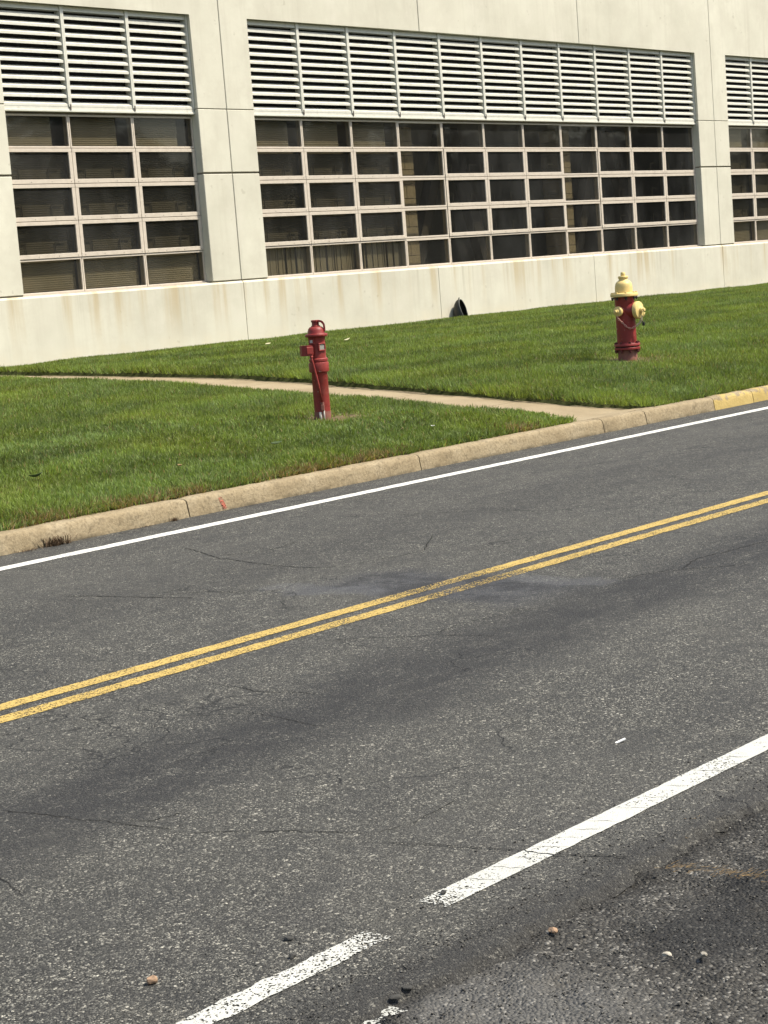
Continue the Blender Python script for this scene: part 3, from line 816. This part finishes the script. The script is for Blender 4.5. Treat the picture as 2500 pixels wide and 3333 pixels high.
for bi, (bx0, bx1, nc) in enumerate(bays):
    cw = (bx1-bx0)/nc
    # louver: one bank per column, eleven slats each
    for c in range(nc):
        x0 = bx0 + c*cw; lz0, lz1 = BZ[0]+.005, OT-.004
        bm = bm_new()
        e0 = .004 if c == 0 else 0; e1 = .004 if c == nc-1 else 0
        add_box(bm, e0, .0295, -.012, .12, .094, lz1-lz0, .002)                      # side posts
        add_box(bm, cw-.0295, cw-e1, -.012, .12, .094, lz1-lz0, .002)
        add_box(bm, .030, cw-.030, .012, .12, lz1-lz0-.055, lz1-lz0-.002)
        add_box(bm, .030, cw-.030, .004, .12, lz1-lz0-.075, lz1-lz0-.056)
        add_box(bm, e0, cw-e1, -.008, .12, .020, .052, .004)                    # drip sill
        add_box(bm, e0+.004, cw-e1-.004, .004, .11, .0525, .0935)
        me = to_mesh(bm, 'louver', M['louver'])
        lv = link_mesh('louver', me, bld, Vector((x0, WY+.075, lz0)) - OX)
        sm = get_slat(cw-.062)
        for k in range(11):
            link_mesh('slat', sm, lv, (.031, .006, .098 + k*.1245))
        bm = bm_new(); add_box(bm, .002, cw-.002, .125, .135, .03, lz1-lz0-.003); 
        link_mesh('backing', to_mesh(bm, 'backing', M['dark']), lv, (0, 0, 0))
        bm = bm_new(); add_box(bm, -.012, -.003, -.008, -.001, .02, .10); add_box(bm, .003, .012, -.008, -.001, .02, .10)
        if c: link_mesh('clip', to_mesh(bm, 'clip', M['screw']), lv, (0, -.008, .03))
    # windows
    for c in range(nc):
        x0 = bx0 + c*cw
        band = (bi == 1 and c in (3, 7))
        for r in range(5):
            h = BZ[r]-BZ[r+1]
            kw = 'band' if band else ('fixed' if r in (0, 4) else 'sash')
            fr, pane, lt, sc = get_win(kw, cw, h)
            y = FY0 if kw == 'sash' else FY0+.012
            wn = link_mesh('window', fr, bld, Vector((x0, y, BZ[r+1])) - OX)
            link_mesh('pane', pane, wn, (0, 0, 0))
            if lt: link_mesh('latch', lt, wn, (0, 0, 0)); link_mesh('screws', sc, wn, (0, 0, 0))
    # mullions and transoms behind the joints of the frames
    bm = bm_new()
    for c in range(nc+1):
        x = bx0 + c*cw; add_box(bm, max(x-.022, bx0+.002), min(x+.022, bx1-.002), FY0+.058, FY0+.12, OB+.002, BZ[0])
    bpart('mullions', bm, M['frame'])
    bm = bm_new()
    for z in BZ: add_box(bm, bx0+.003, bx1-.003, FY0+.0585, FY0+.095, z-.018, z+.016)
    bpart('transoms', bm, M['frame'])
    bm = bm_new(); add_box(bm, bx0+.002, bx1-.002, FY0-.05, FY0+.10, OB+.001, BZ[5]+.001, .003); bpart('window_sill', bm, M['frame'])
    # blinds
    for c in range(nc):
        x0 = bx0 + c*cw
        if bi == 0 or bi == 2:
            bm = bm_new(); add_box(bm, x0+.03, x0+cw*.80, FY0+.13, FY0+.14, 3.81, 4.27); add_box(bm, x0+.03, x0+cw*.955, FY0+.13, FY0+.14, 1.78, 3.80); bpart('blind', bm, M['blindh'])
        elif c < 3:
            bm = bm_new(); add_box(bm, x0+.03, x0+cw*.83, FY0+.145, FY0+.155, 3.81, 4.27); add_box(bm, x0+.03, x0+cw*.96, FY0+.145, FY0+.155, 2.35, 3.80); bpart('blind', bm, M['blindh'])
            bm = bm_new(); q = x0+.03
            while q < x0+cw-.06:
                ww = random.choice((.09, .11, .13, .05, .03)); add_box(bm, q, q+ww, FY0+.13, FY0+.14, 1.77, 2.34); q += ww + random.choice((.012, .02, .03, .05))
            bpart('blind', bm, M['blindv'])
# block pillars and braces just inside the middle window
for px_, wd_ in ((25.42, .50), (30.38, .46)):
    pil = empty('interior_pillar', Vector((px_, WY+.48, .92)) - OX, 0, bld)
    for k in range(13):
        z0 = .01 + k*.255
        cut = [(0, wd_)] if k % 2 else [(0, wd_*.5), (wd_*.5, wd_)]
        for a, b in cut:
            bm = bm_new(); add_box(bm, a+.004, b-.004, 0, .4, z0, z0+.246, .004); obj('block', bm, M['block'], pil)
for pts in (((26.4, 1.2), (27.7, 4.3)), ((28.9, 1.2), (27.9, 4.3)), ((31.6, 1.2), (32.8, 4.3)), ((34.4, 1.2), (33.2, 4.3))):
    bm = bm_new(); (xa, za), (xb, zb) = pts
    add_prism(bm, [(xa-.13, za), (xa+.13, za), (xb+.13, zb), (xb-.13, zb)], WY+1.1, WY+1.3); bpart('brace', bm, M['brace'])

# ------------------------------------------------------------------ drain hood at the wall
def hood():
    root = empty('drain_hood', (26.15, WY-.17, .80), math.radians(-6)); root.scale = (.86, .86, .90)
    tag(root, 'small black plastic pipe hood on the grass against the concrete wall', 'drain hood')
    bm = bm_new(); seg, rn = 28, 16; rings = []
    for i in range(rn+1):
        t = i/rn; z = -.06 + .385*math.sin(t*math.pi/2)**.9
        r = .178*math.sqrt(max(0.0, 1-(max(0, z)/.330)**2.4)) + .004
        rings.append([bm.verts.new((r*math.cos(2*math.pi*k/seg)*.80, r*.85*math.sin(2*math.pi*k/seg), z)) for k in range(seg)])
    for a, b in zip(rings, rings[1:]):
        for k in range(seg): bm.faces.new((a[k], a[(k+1) % seg], b[(k+1) % seg], b[k]))
    # slanted mouth towards the right front
    nrm = Vector((.20, -.80, .27)).normalized()
    res = bmesh.ops.bisect_plane(bm, geom=bm.verts[:]+bm.edges[:]+bm.faces[:], plane_co=nrm*.112, plane_no=nrm, clear_outer=True)
    loop = [e for e in res['geom_cut'] if isinstance(e, bmesh.types.BMVert)]
    ctr = sum((vv.co for vv in loop), Vector())/len(loop)
    u = nrm.orthogonal().normalized(); w_ = nrm.cross(u)
    loop = sorted((vv.co.copy() for vv in loop), key=lambda p: math.atan2((p-ctr).dot(w_), (p-ctr).dot(u)))
    o = obj('shell', bm, M['plastic'], root, True)
    md = o.modifiers.new('thick', 'SOLIDIFY'); md.thickness = .012; md.offset = 0
    bm = bm_new(); add_tube(bm, loop+[loop[0]], .009, 8); obj('rim', bm, mat_flat('worn_plastic', (.10, .10, .09), .5), root, True)
    bm = bm_new(); add_tube(bm, [(-.02, 0, .315), (-.02, 0, .35), (-.012, 0, .372)], [.014, .012, .008], 8); obj('lug', bm, M['plastic'], root, True)
hood()

# ------------------------------------------------------------------ indicator post
def indicator_post():
    z0 = float(lawn_z(np.array(PIV[0]), np.array(PIV[1]))) - .01
    root = empty('indicator_post', (PIV[0], PIV[1], z0), math.radians(-47))
    tag(root, 'slim red indicator post with side box and conduit, standing on the lawn before the path', 'indicator post')
    bm = bm_new(); add_lathe(bm, [(.076, -.05), (.0755, .09), (.0745, .45), (.078, .456)], 32); smooth_by_angle(obj('post', bm, M['redold'], root))
    bm = bm_new(); add_lathe(bm, [(.0785, -.02), (.0782, .055), (.0772, .085)], 32); o = smooth_by_angle(obj('post_foot', bm, M['redbase'], root)); o['label'] = 'rusty grey-brown faded foot of the post'
    bm = bm_new(); add_lathe(bm, [(.080, .452), (.092, .456), (.094, .464), (.094, .535), (.091, .542), (.082, .546), (.082, .551), (.0895, .555), (.0895, .574), (.084, .580), (.077, .583)], 32); smooth_by_angle(obj('collar', bm, M['redold'], root))
    bm = bm_new(); add_lathe(bm, [(.0765, .580), (.0755, .60), (.0755, .735), (.080, .770), (.086, .783)], 32); smooth_by_angle(obj('barrel', bm, M['redold'], root))
    bm = bm_new(); add_lathe(bm, [(.088, .779), (.103, .783), (.106, .790), (.106, .801), (.101, .808), (.084, .811), (.080, .820), (.077, .838), (.071, .856), (.058, .871), (.042, .876), (.042, .884), (.034, .886)], 32); smooth_by_angle(obj('bonnet', bm, M['red'], root))
    bm = bm_new(); add_lathe(bm, [(.038, .884), (.035, .888), (.035, .915), (.041, .918), (.041, .933), (.037, .936)], 8, sides_off=.3); obj('operating_nut', bm, M['red'], root)
    # locking strap curving over on the right
    bm = bm_new(); P = []
    for k in range(13):
        a = math.radians(100-k*100/12); P.append((.030+.045*math.cos(a)+.004, -.012, .872+.052*math.sin(a)))
    P += [(.079, -.012, .85), (.078, -.012, .825)]
    prev = None
    for i in range(len(P)):
        x, y, z = P[i]; dx = P[min(i+1, len(P)-1)][0]-P[max(i-1, 0)][0]; dz = P[min(i+1, len(P)-1)][2]-P[max(i-1, 0)][2]; L = math.hypot(dx, dz); nx, nz = -dz/L*.010, dx/L*.010
        ring = [bm.verts.new(q) for q in ((x-nx, y-.024, z-nz), (x+nx, y-.024, z+nz), (x+nx, y+.024, z+nz), (x-nx, y+.024, z-nz))]
        if prev:
            for k in range(4): bm.faces.new((prev[k], prev[(k+1) % 4], ring[(k+1) % 4], ring[k]))
        else: bm.faces.new(ring[::-1])
        prev = ring
    bm.faces.new(prev); obj('locking_strap', bm, M['red'], root)
    # indicator windows
    def window(a0, zc, mat_in, wdt=.056, h=.050):
        fr = bm_new(); add_box(fr, -wdt/2-.010, wdt/2+.010, -.012, .02, h/2, h/2+.011, .002); add_box(fr, -wdt/2-.010, wdt/2+.010, -.012, .02, -h/2-.011, -h/2, .002)
        add_box(fr, -wdt/2-.010, -wdt/2, -.0115, .02, -h/2+.0005, h/2-.0005); add_box(fr, wdt/2, wdt/2+.010, -.0115, .02, -h/2+.0005, h/2-.0005)
        mt = Matrix.Translation((0, 0, zc)) @ Matrix.Rotation(a0, 4, 'Z') @ Matrix.Translation((0, -.074, 0))
        bmesh.ops.transform(fr, matrix=mt, verts=fr.verts[:]); o = obj('target_window', fr, M['redold'], root)
        gl = bm_new(); add_box(gl, -wdt/2+.001, wdt/2-.001, -.006, -.002, -h/2+.001, h/2-.001); bmesh.ops.transform(gl, matrix=mt, verts=gl.verts[:]); obj('window_glass', gl, mat_in, o)
    window(math.radians(33), .685, M['target'])
    window(math.radians(-40), .742, M['worn'], .040, .030)
    # switch box on the left front with its bracket
    bm = bm_new()
    cx, cy, a0 = -.098, -.070, math.radians(22)
    oct_ = [(-.060, .030), (-.060, -.022), (-.018, -.048), (.030, -.048), (.060, -.020), (.060, .030)]
    lo = [bm.verts.new((x, y, .612)) for x, y in oct_]; hi = [bm.verts.new((x, y, .710)) for x, y in oct_]
    bm.faces.new(lo[::-1]); bm.faces.new(hi)
    for k in range(6): bm.faces.new((lo[k], lo[(k+1) % 6], hi[(k+1) % 6], hi[k]))
    bmesh.ops.bevel(bm, geom=bm.edges[:], offset=.004, segments=2, affect='EDGES')
    bmesh.ops.transform(bm, matrix=Matrix.Translation((cx, cy, 0)) @ Matrix.Rotation(a0, 4, 'Z'), verts=bm.verts[:])
    bx = obj('switch_box', bm, M['red'], root)
    bm = bm_new(); add_box(bm, -.030, .036, -.006, .002, .628, .694, .003); bmesh.ops.transform(bm, matrix=Matrix.Translation((cx, cy, 0)) @ Matrix.Rotation(a0, 4, 'Z') @ Matrix.Translation((.008, -.049, 0)), verts=bm.verts[:]); lid = obj('lid', bm, M['red'], bx)
    bm = bm_new(); add_tube(bm, [(-.02, -.03, .655), (cx+.03, cy+.01, .655)], .018, 10); obj('bracket', bm, M['redold'], root)
    # conduit down the front
    bm = bm_new(); add_lathe(bm, [(.013, .588), (.016, .592), (.016, .612)], 10, (-.062, -.092, 0)); add_tube(bm, [(-.062, -.092, .60), (-.060, -.095, .575), (-.050, -.0975, .53), (-.02, -.099, .36), (.004, -.0985, .17)], .0105, 10); obj('conduit', bm, M['redold'], root, True)
    bm = bm_new(); add_tube(bm, [(.004, -.098, .175), (.006, -.097, .155)], .0165, 10); add_box(bm, -.012, .022, -.115, -.080, .095, .155, .006); o = obj('conduit_fitting', bm, M['redbase'], root)
    bm = bm_new(); add_tube(bm, [(.014, -.098, .10), (.014, -.096, -.02)], .008, 8); add_tube(bm, [(-.020, -.100, .085), (-.020, -.098, -.02)], .013, 10); obj('conduit_stub', bm, M['galv'], root, True)
indicator_post()

# ------------------------------------------------------------------ fire hydrant
def hydrant():
    z0 = float(lawn_z(np.array(HYD[0]), np.array(HYD[1]))) - .01
    root = empty('fire_hydrant', (HYD[0], HYD[1], z0), math.radians(-56.5))
    tag(root, 'stout dark red fire hydrant with pale yellow bonnet and caps on the lawn', 'fire hydrant')
    bm = bm_new(); add_lathe(bm, [(.120, -.06), (.114, .02), (.110, .07), (.110, .140)], 36); smooth_by_angle(obj('base_pipe', bm, M['redbase'], root))
    bm = bm_new(); add_lathe(bm, [(.112, .132), (.146, .134), (.149, .137), (.149, .156), (.146, .159), (.124, .160)], 36); fl = smooth_by_angle(obj('flange', bm, M['red'], root))
    bm = bm_new(); add_lathe(bm, [(.124, .173), (.146, .174), (.149, .177), (.149, .198), (.146, .202), (.118, .206), (.113, .216)], 36); fl2 = smooth_by_angle(obj('flange', bm, M['red'], root))
    for k in range(8):
        a = math.radians(k*45+14); c = (.131*math.cos(a), .131*math.sin(a), 0)
        bm = bm_new(); add_lathe(bm, [(.018, .110), (.018, .132)], 6, c); add_lathe(bm, [(.010, .096), (.010, .226)], 8, c); add_lathe(bm, [(.018, .203), (.018, .219)], 6, c); obj('flange_bolt', bm, M['redbolt'], fl)
    bm = bm_new(); add_lathe(bm, [(.121, .1605), (.121, .1725)], 30); obj('gasket', bm, M['iron'], root)
    bm = bm_new(); add_lathe(bm, [(.112, .204), (.112, .72), (.116, .74)], 40); smooth_by_angle(obj('barrel', bm, M['red'], root))
    bm = bm_new(); add_lathe(bm, [(.118, .738), (.152, .741), (.158, .746), (.159, .772), (.154, .779), (.120, .783), (.106, .786)], 40); bf = smooth_by_angle(obj('bonnet_flange', bm, M['cream'], root))
    for k in range(8):
        a = math.radians(k*45+8); c = (.138*math.cos(a), .138*math.sin(a), 0)
        bm = bm_new(); add_lathe(bm, [(.014, .713), (.014, .737)], 6, c); add_lathe(bm, [(.007, .700), (.007, .715)], 8, c); obj('flange_bolt', bm, M['iron'], bf)
        bm = bm_new(); add_lathe(bm, [(.014, .780), (.014, .790), (.010, .793)], 6, c); obj('flange_bolt', bm, M['cream'], bf)
    bm = bm_new(); add_lathe(bm, [(.104, .782), (.102, .80), (.100, .852), (.096, .880), (.088, .900), (.074, .914), (.055, .925), (.050, .935), (.050, .948)], 40); smooth_by_angle(obj('bonnet', bm, M['cream'], root), 60)
    bm = bm_new(); add_lathe(bm, [(.046, .944), (.055, .948), (.058, .953), (.058, .968), (.053, .975), (.026, .978), (.027, .980), (.0255, 1.014), (.020, 1.020)], 28); bm2 = obj('operating_nut', bm, M['cream'], root); smooth_by_angle(bm2)
    # hose outlet towards the left front
    d = Vector((math.sin(math.radians(-33)), -math.cos(math.radians(33)), 0)); c = Vector((0, 0, .578))
    bm = bm_new(); add_lathe(bm, [(.062, .07), (.056, .112), (.050, .122), (.050, .150)], 28, c, d); smooth_by_angle(obj('hose_outlet', bm, M['red'], root))
    bm = bm_new(); add_lathe(bm, [(.054, .128), (.057, .132), (.057, .158), (.052, .166), (.034, .170), (.028, .174), (.026, .186), (.018, .190), (.0165, .214), (.012, .217)], 28, c, d); hc = smooth_by_angle(obj('hose_cap', bm, M['cream'], root))
    # pumper outlet towards the right
    e = Vector((math.sin(math.radians(60)), -math.cos(math.radians(60)), 0))
    bm = bm_new(); add_lathe(bm, [(.100, .03), (.096, .095), (.086, .120), (.080, .150)], 32, c, e); smooth_by_angle(obj('pumper_outlet', bm, M['red'], root))
    bm = bm_new(); add_lathe(bm, [(.090, .142), (.098, .145), (.100, .150), (.100, .182), (.094, .192), (.060, .200), (.040, .203), (.034, .208), (.032, .224), (.022, .228), (.020, .256), (.015, .259)], 36, c, e); smooth_by_angle(obj('pumper_cap', bm, M['cream'], root))
    # chains
    hp = c + d*.17 + Vector((-.005, 0, -.045)); 
    P = [hp, hp+Vector((.020, -.012, -.045))]
    pts2 = [(-.045, -.140, .455), (-.020, -.139, .425), (.010, -.137, .393), (.040, -.132, .378), (.070, -.126, .378), (.098, -.110, .390), (.125, -.090, .410)]
    o = obj('chain', chain(P+[Vector(q) for q in pts2]), M['chain'], root, True)
    pc = c + e*.20
    pp = [pc+Vector((.012, -.01, -.06)), pc+Vector((.006, 0, -.12)), (.155, -.09, .43), (.128, -.088, .405)]
    bm = bm_new(); add_tube(bm, [pc+e*.035+Vector((0, -.02, .0)), pc+e*.03+Vector((-.012, -.026, -.05)), pc+e*.02+Vector((.012, -.02, -.08)), pc+e*.035+Vector((.018, 0, -.03))], .006, 8); obj('cap_ring', bm, M['cream'], root, True)
    o = obj('chain', chain([Vector(q) for q in pp], .022), M['chainy'], root, True); o['label'] = 'cream painted chain below the large cap'
    o = obj('chain', chain([pc+Vector((.0, -.02, -.085)), Vector((.170, -.10, .455)), Vector((.150, -.10, .42))], .022), M['chainy'], root, True)
    bm = bm_new(); add_box(bm, .185, .215, -.10, -.075, .395, .440, .006); add_tube(bm, [(.190, -.088, .436), (.190, -.088, .455), (.178, -.088, .466), (.166, -.088, .455), (.166, -.088, .425)], .0055, 8); o = obj('padlock', bm, M['iron'], root)
hydrant()

# ------------------------------------------------------------------ small things
def stone(loc, r, mat, label, sq=(1, .8, .6), cat='stone', group=None, seed=0, name='stone'):
    bm = bm_new(); bmesh.ops.create_icosphere(bm, subdivisions=2, radius=r); rr = random.Random(seed)
    dirs = [Vector((rr.gauss(0, 1), rr.gauss(0, 1), rr.gauss(0, 1))).normalized() for _ in range(9)]
    for vv in bm.verts:
        n = vv.co.normalized()
        for dd in dirs:
            k = n.dot(dd)
            if k > .72: vv.co -= dd*r*(k-.72)*.9
        vv.co += n*rr.uniform(-.04, .04)*r
        vv.co.x *= sq[0]; vv.co.y *= sq[1]; vv.co.z *= sq[2]
    o = obj(name, bm, mat); o.location = (loc[0], loc[1], loc[2]+r*sq[2]*.75); o.rotation_euler = (0, 0, rr.uniform(0, 6))
    tag(o, label, cat, group); return o
stone((2.69, 3.21, 0), .014, M['stoneo'], 'round tan pebble alone on the asphalt at lower left', (1, 1, .9), 'pebble', seed=1, name='pebble')
stone((2.93, 2.665, -.010), .014, M['stoned'], 'flat black stone chip nearest the bottom of the broken road edge', (1.4, .7, .4), seed=2, name='stone_chip')
stone((2.985, 2.675, -.010), .012, M['stoned'], 'small dark grey stone chip behind the flat black one at the road edge', (1.3, .8, .5), seed=3, name='stone_chip')
stone((3.45, 2.60, -.014), .013, M['stoneo'], 'reddish tan stone on the shoulder below the line gap', (1.2, .9, .6), seed=4)
stone((3.46, 2.28, -.016), .012, M['stone'], 'flat beige stone lying on the dark shoulder', (1.3, .9, .5), seed=5)
stone((3.49, 2.20, -.012), .011, M['stone'], 'small whitish stone right of the beige one on the shoulder', (1.1, .9, .7), seed=6)
stone((2.98, 3.03, 0), .012, M['stoned'], 'black asphalt crumb touching the worn white line', (1.2, .8, .6), seed=7, name='asphalt_crumb')
stone((3.06, 3.12, 0), .011, M['stoned'], 'black asphalt crumb on the road above the worn white line', (1.3, .8, .6), seed=8, name='asphalt_crumb')
stone((3.50, 2.985, .004), .009, M['stoned'], 'dark crumb lying on the end of the long white line', (1.2, .9, .7), seed=9, name='asphalt_crumb')

def leaf(loc, L, wd, mat, rz, label, curl=.5, cat='leaf'):
    bm = bm_new(); n = 8; rows = []
    for i in range(n+1):
        t = i/n; ww = wd*math.sin(math.pi*min(1, t*.93+.05))**.8*.5; x = (t-.5)*L; z = curl*L*(t-.45)**2
        rows.append([bm.verts.new((x, -ww, z+ww*.6)), bm.verts.new((x, 0, z)), bm.verts.new((x, ww, z+ww*.6))])
    for a, b in zip(rows, rows[1:]):
        for k in range(2): bm.faces.new((a[k], b[k], b[k+1], a[k+1]))
    o = obj('fallen_leaf', bm, mat, None, True); md = o.modifiers.new('t', 'SOLIDIFY'); md.thickness = .0015
    o.location = loc; o.rotation_euler = (random.uniform(-.3, .3), random.uniform(-.2, .2), rz); tag(o, label, cat); return o
def on_lawn(x, y, dz=.055): return (x, y, float(lawn_z(np.array(x), np.array(y)))+dz)
leaf(on_lawn(8.77, 11.25, .06), .11, .05, M['leafg'], -.9, 'curled dark leaf on the left part of the front lawn', .9)
leaf(on_lawn(10.95, 10.79, .06), .10, .05, M['leafg'], -.5, 'dull green leaf on the front lawn left of the red post', .6)
leaf(on_lawn(19.22, 17.38, .06), .10, .04, M['leafp'], -.2, 'pale straw leaf on the back lawn just right of the red post', .7)
leaf(on_lawn(12.52, 10.38, .06), .07, .035, M['paper'], .4, 'tiny white scrap on the front lawn near the kerb', .3, 'scrap')
leaf(on_lawn(18.56, 18.29, .06), .12, .05, M['leafp'], .1, 'pale leaf on the back lawn close to the wall', .4)
leaf(on_lawn(9.64, 10.57, .06), .08, .03, M['dry'], 1.2, 'dry brown leaf on the front lawn near the kerb', .5)
bm = bm_new(); add_box(bm, -.017, .017, -.008, .008, 0, .003)
for vv in bm.verts: vv.co.z += .006*math.sin(vv.co.x*90)
o = obj('paper_scrap', bm, M['paper']); o.location = (4.97, 3.41, .003); o.rotation_euler = (0, 0, -.75); tag(o, 'small white paper scrap lying on the near lane', 'paper scrap')

def tuft(name, loc, n, h, spread, mat, label, cat, group=None, seed=0, stretch=(1, 1), flat=.9):
    r = np.random.default_rng(seed); V = []; F = []
    for k in range(n):
        a = r.random()*6.28; bx, by = r.normal(0, spread*.35, 2)*np.array(stretch); hh = h*r.uniform(.4, 1); out = abs(r.normal(0, spread))*flat
        w_ = r.uniform(.0008, .0018)*max(1, h/.05); a2 = a + r.normal(0, .4)
        p0 = np.array([bx, by, -.01]); p1 = p0 + [math.cos(a)*out*.4, math.sin(a)*out*.4, hh*.7]; p2 = p0 + [math.cos(a2)*out, math.sin(a2)*out, hh*r.uniform(.5, 1)]
        s = np.array([-math.sin(a), math.cos(a), 0])*w_; b = len(V)
        V += [p0-s, p0+s, p1-s*.8, p1+s*.8, p2]; F += [b, b+1, b+3, b, b+3, b+2, b+2, b+3, b+4]
    o = np_mesh(name, np.array(V), F, 3, mat); o.location = loc; tag(o, label, cat, group); return o
G1 = 'dead weeds in the gutter'
tuft('dead_weed', (7.66, 9.68, 0), 170, .10, .11, M['weed'], 'tallest dead brown weed in the gutter, at the left end of the kerb', 'weed', G1, 1, (1.4, .5))
tuft('dead_weed', (7.42, 9.68, 0), 90, .035, .07, M['weed'], 'low flat dead weed left of the tallest one in the gutter', 'weed', G1, 2, (1.6, .4))
tuft('dead_weed', (8.42, 9.69, 0), 90, .03, .08, M['weed'], 'low dead weed along the kerb foot midway to the cracked joint', 'weed', G1, 3, (2.6, .3))
tuft('dead_weed', (8.73, 9.68, 0), 110, .05, .035, M['weed'], 'dark dense weed at the cracked kerb joint', 'weed', G1, 4, (.8, .5))
G2 = 'dry grass tufts on the shoulder'
tuft('dry_grass_tuft', (4.37, 2.74, -.005), 55, .022, .028, M['dry'], 'spiky straw tuft in the edge crack below the long white line', 'grass tuft', G2, 5)
tuft('dry_grass_tuft', (4.22, 2.725, -.005), 40, .012, .022, M['dry'], 'flat brown tuft left of the spiky straw one', 'grass tuft', G2, 6)
tuft('dry_grass_tuft', (4.63, 2.745, -.005), 30, .010, .022, M['dry'], 'small orange tuft nearest the right edge of the photo', 'grass tuft', G2, 7)
r = np.random.default_rng(9)
V = []; F = []
for k in range(130):
    t = r.random(); x = 3.98+.06*t + r.normal(0, .018); y = 2.61-.30*t + .02*math.sin(t*9) + r.normal(0, .022); a = r.normal(-.9, .9); L = r.uniform(.01, .035); w_ = .0010; b = len(V); z = -.014 + r.uniform(.0, .012)
    dx, dy = math.cos(a)*L, math.sin(a)*L
    V += [(x-w_, y-w_, z), (x+w_, y+w_, z), (x+dx, y+dy, z+r.uniform(0, .010))]; F += [b, b+1, b+2]
o = np_mesh('dry_grass_strip', np.array(V), F, 3, M['dry']); tag(o, 'thin strip of matted dry grass on the shoulder at the right edge', 'dry grass')

# loose gravel on the shoulder and the broken road edge
def gravel():
    N = 26000
    X = 2.2 + 3.2*rng.random(N)**1.3; Y = 1.5 + 1.75*rng.random(N)
    dens = np.where(Y < 2.72, 1.0, np.exp(-((Y-2.72)/.16)))*np.where((vnoise(X*2.5, Y*2.5, 51) > -.3), 1, .35)
    k = rng.random(N) < dens; X, Y = X[k], Y[k]; n = len(X)
    R = .0016 + .0034*rng.random(n)**3
    Zg = np.where(Y > 2.71, .0, np.minimum(-.026 + .007*vnoise(X*1.5, Y*1.5, 6) + .0045*vnoise(X*6, Y*6, 7) + .003*vnoise(X*17, Y*17, 8), -.006))
    base = np.array([[1, 0, 0], [-1, 0, 0], [0, 1, 0], [0, -1, 0], [0, 0, 1], [0, 0, -.6]])
    fc = np.array([[0, 2, 4], [2, 1, 4], [1, 3, 4], [3, 0, 4], [2, 0, 5], [1, 2, 5], [3, 1, 5], [0, 3, 5]])
    a = rng.random(n)*6.28; ca, sa = np.cos(a), np.sin(a)
    v = base[None]*R[:, None, None]*rng.uniform(.6, 1.3, (n, 6, 1)); v[:, :, 2] *= .75
    v = np.stack([v[:, :, 0]*ca[:, None]-v[:, :, 1]*sa[:, None], v[:, :, 0]*sa[:, None]+v[:, :, 1]*ca[:, None], v[:, :, 2]], -1)
    v += np.stack([X, Y, Zg+R*.35], -1)[:, None, :]
    F = (fc[None] + (np.arange(n)*6)[:, None, None]).ravel()
    o = np_mesh('loose_gravel', v.reshape(-1, 3), F, 3, M['gravel']); kind(o, 'stuff')
t = NT('gravel_stones'); P = t.obj(); sp_ = t.n('ShaderNodeSeparateColor'); t.l(t.vor(P, 60, 'F1', 'Color'), sp_.inputs[0])
M['gravel'] = t.finish(t.ramp(sp_.outputs[0], [(0, (.022, .021, .02)), (.5, (.052, .05, .045)), (.85, (.10, .095, .083)), (1, (.26, .25, .22))]), .9, None, .2)
gravel()

# ------------------------------------------------------------------ wood added across the street, out of view, to darken the pane reflections
def unseen_tree_belt():
    r = np.random.default_rng(77); V = []
    for k in range(46):
        cx = 12 + k*3.2 + r.normal(0, 1.2); cy = -34 + r.normal(0, 3.5); hh = r.uniform(9, 15)
        n = 900; q = r.normal(0, 1, (n, 3)); q /= np.linalg.norm(q, axis=1)[:, None]; q *= (r.random((n, 1))**.4)
        c = np.array([cx, cy, hh*.52-.3]) + q*np.array([r.uniform(2.6, 4), r.uniform(2.4, 3.4), hh*.5])
        c += .5*np.stack([vnoise(c[:, 0]*.5, c[:, 2]*.5, 61), vnoise(c[:, 1]*.5, c[:, 2]*.5, 62), vnoise(c[:, 0]*.5, c[:, 1]*.5, 63)], -1)
        d = r.normal(0, .42, (n, 3, 3)); V.append((c[:, None, :]+d).reshape(-1, 3))
    V = np.concatenate(V)
    kind(np_mesh('unseen_wood', V, np.arange(len(V)), 3, mat_flat('unseen_wood_leaves', (.045, .065, .025), .8, .2, .3, .5)), 'stuff')
unseen_tree_belt()
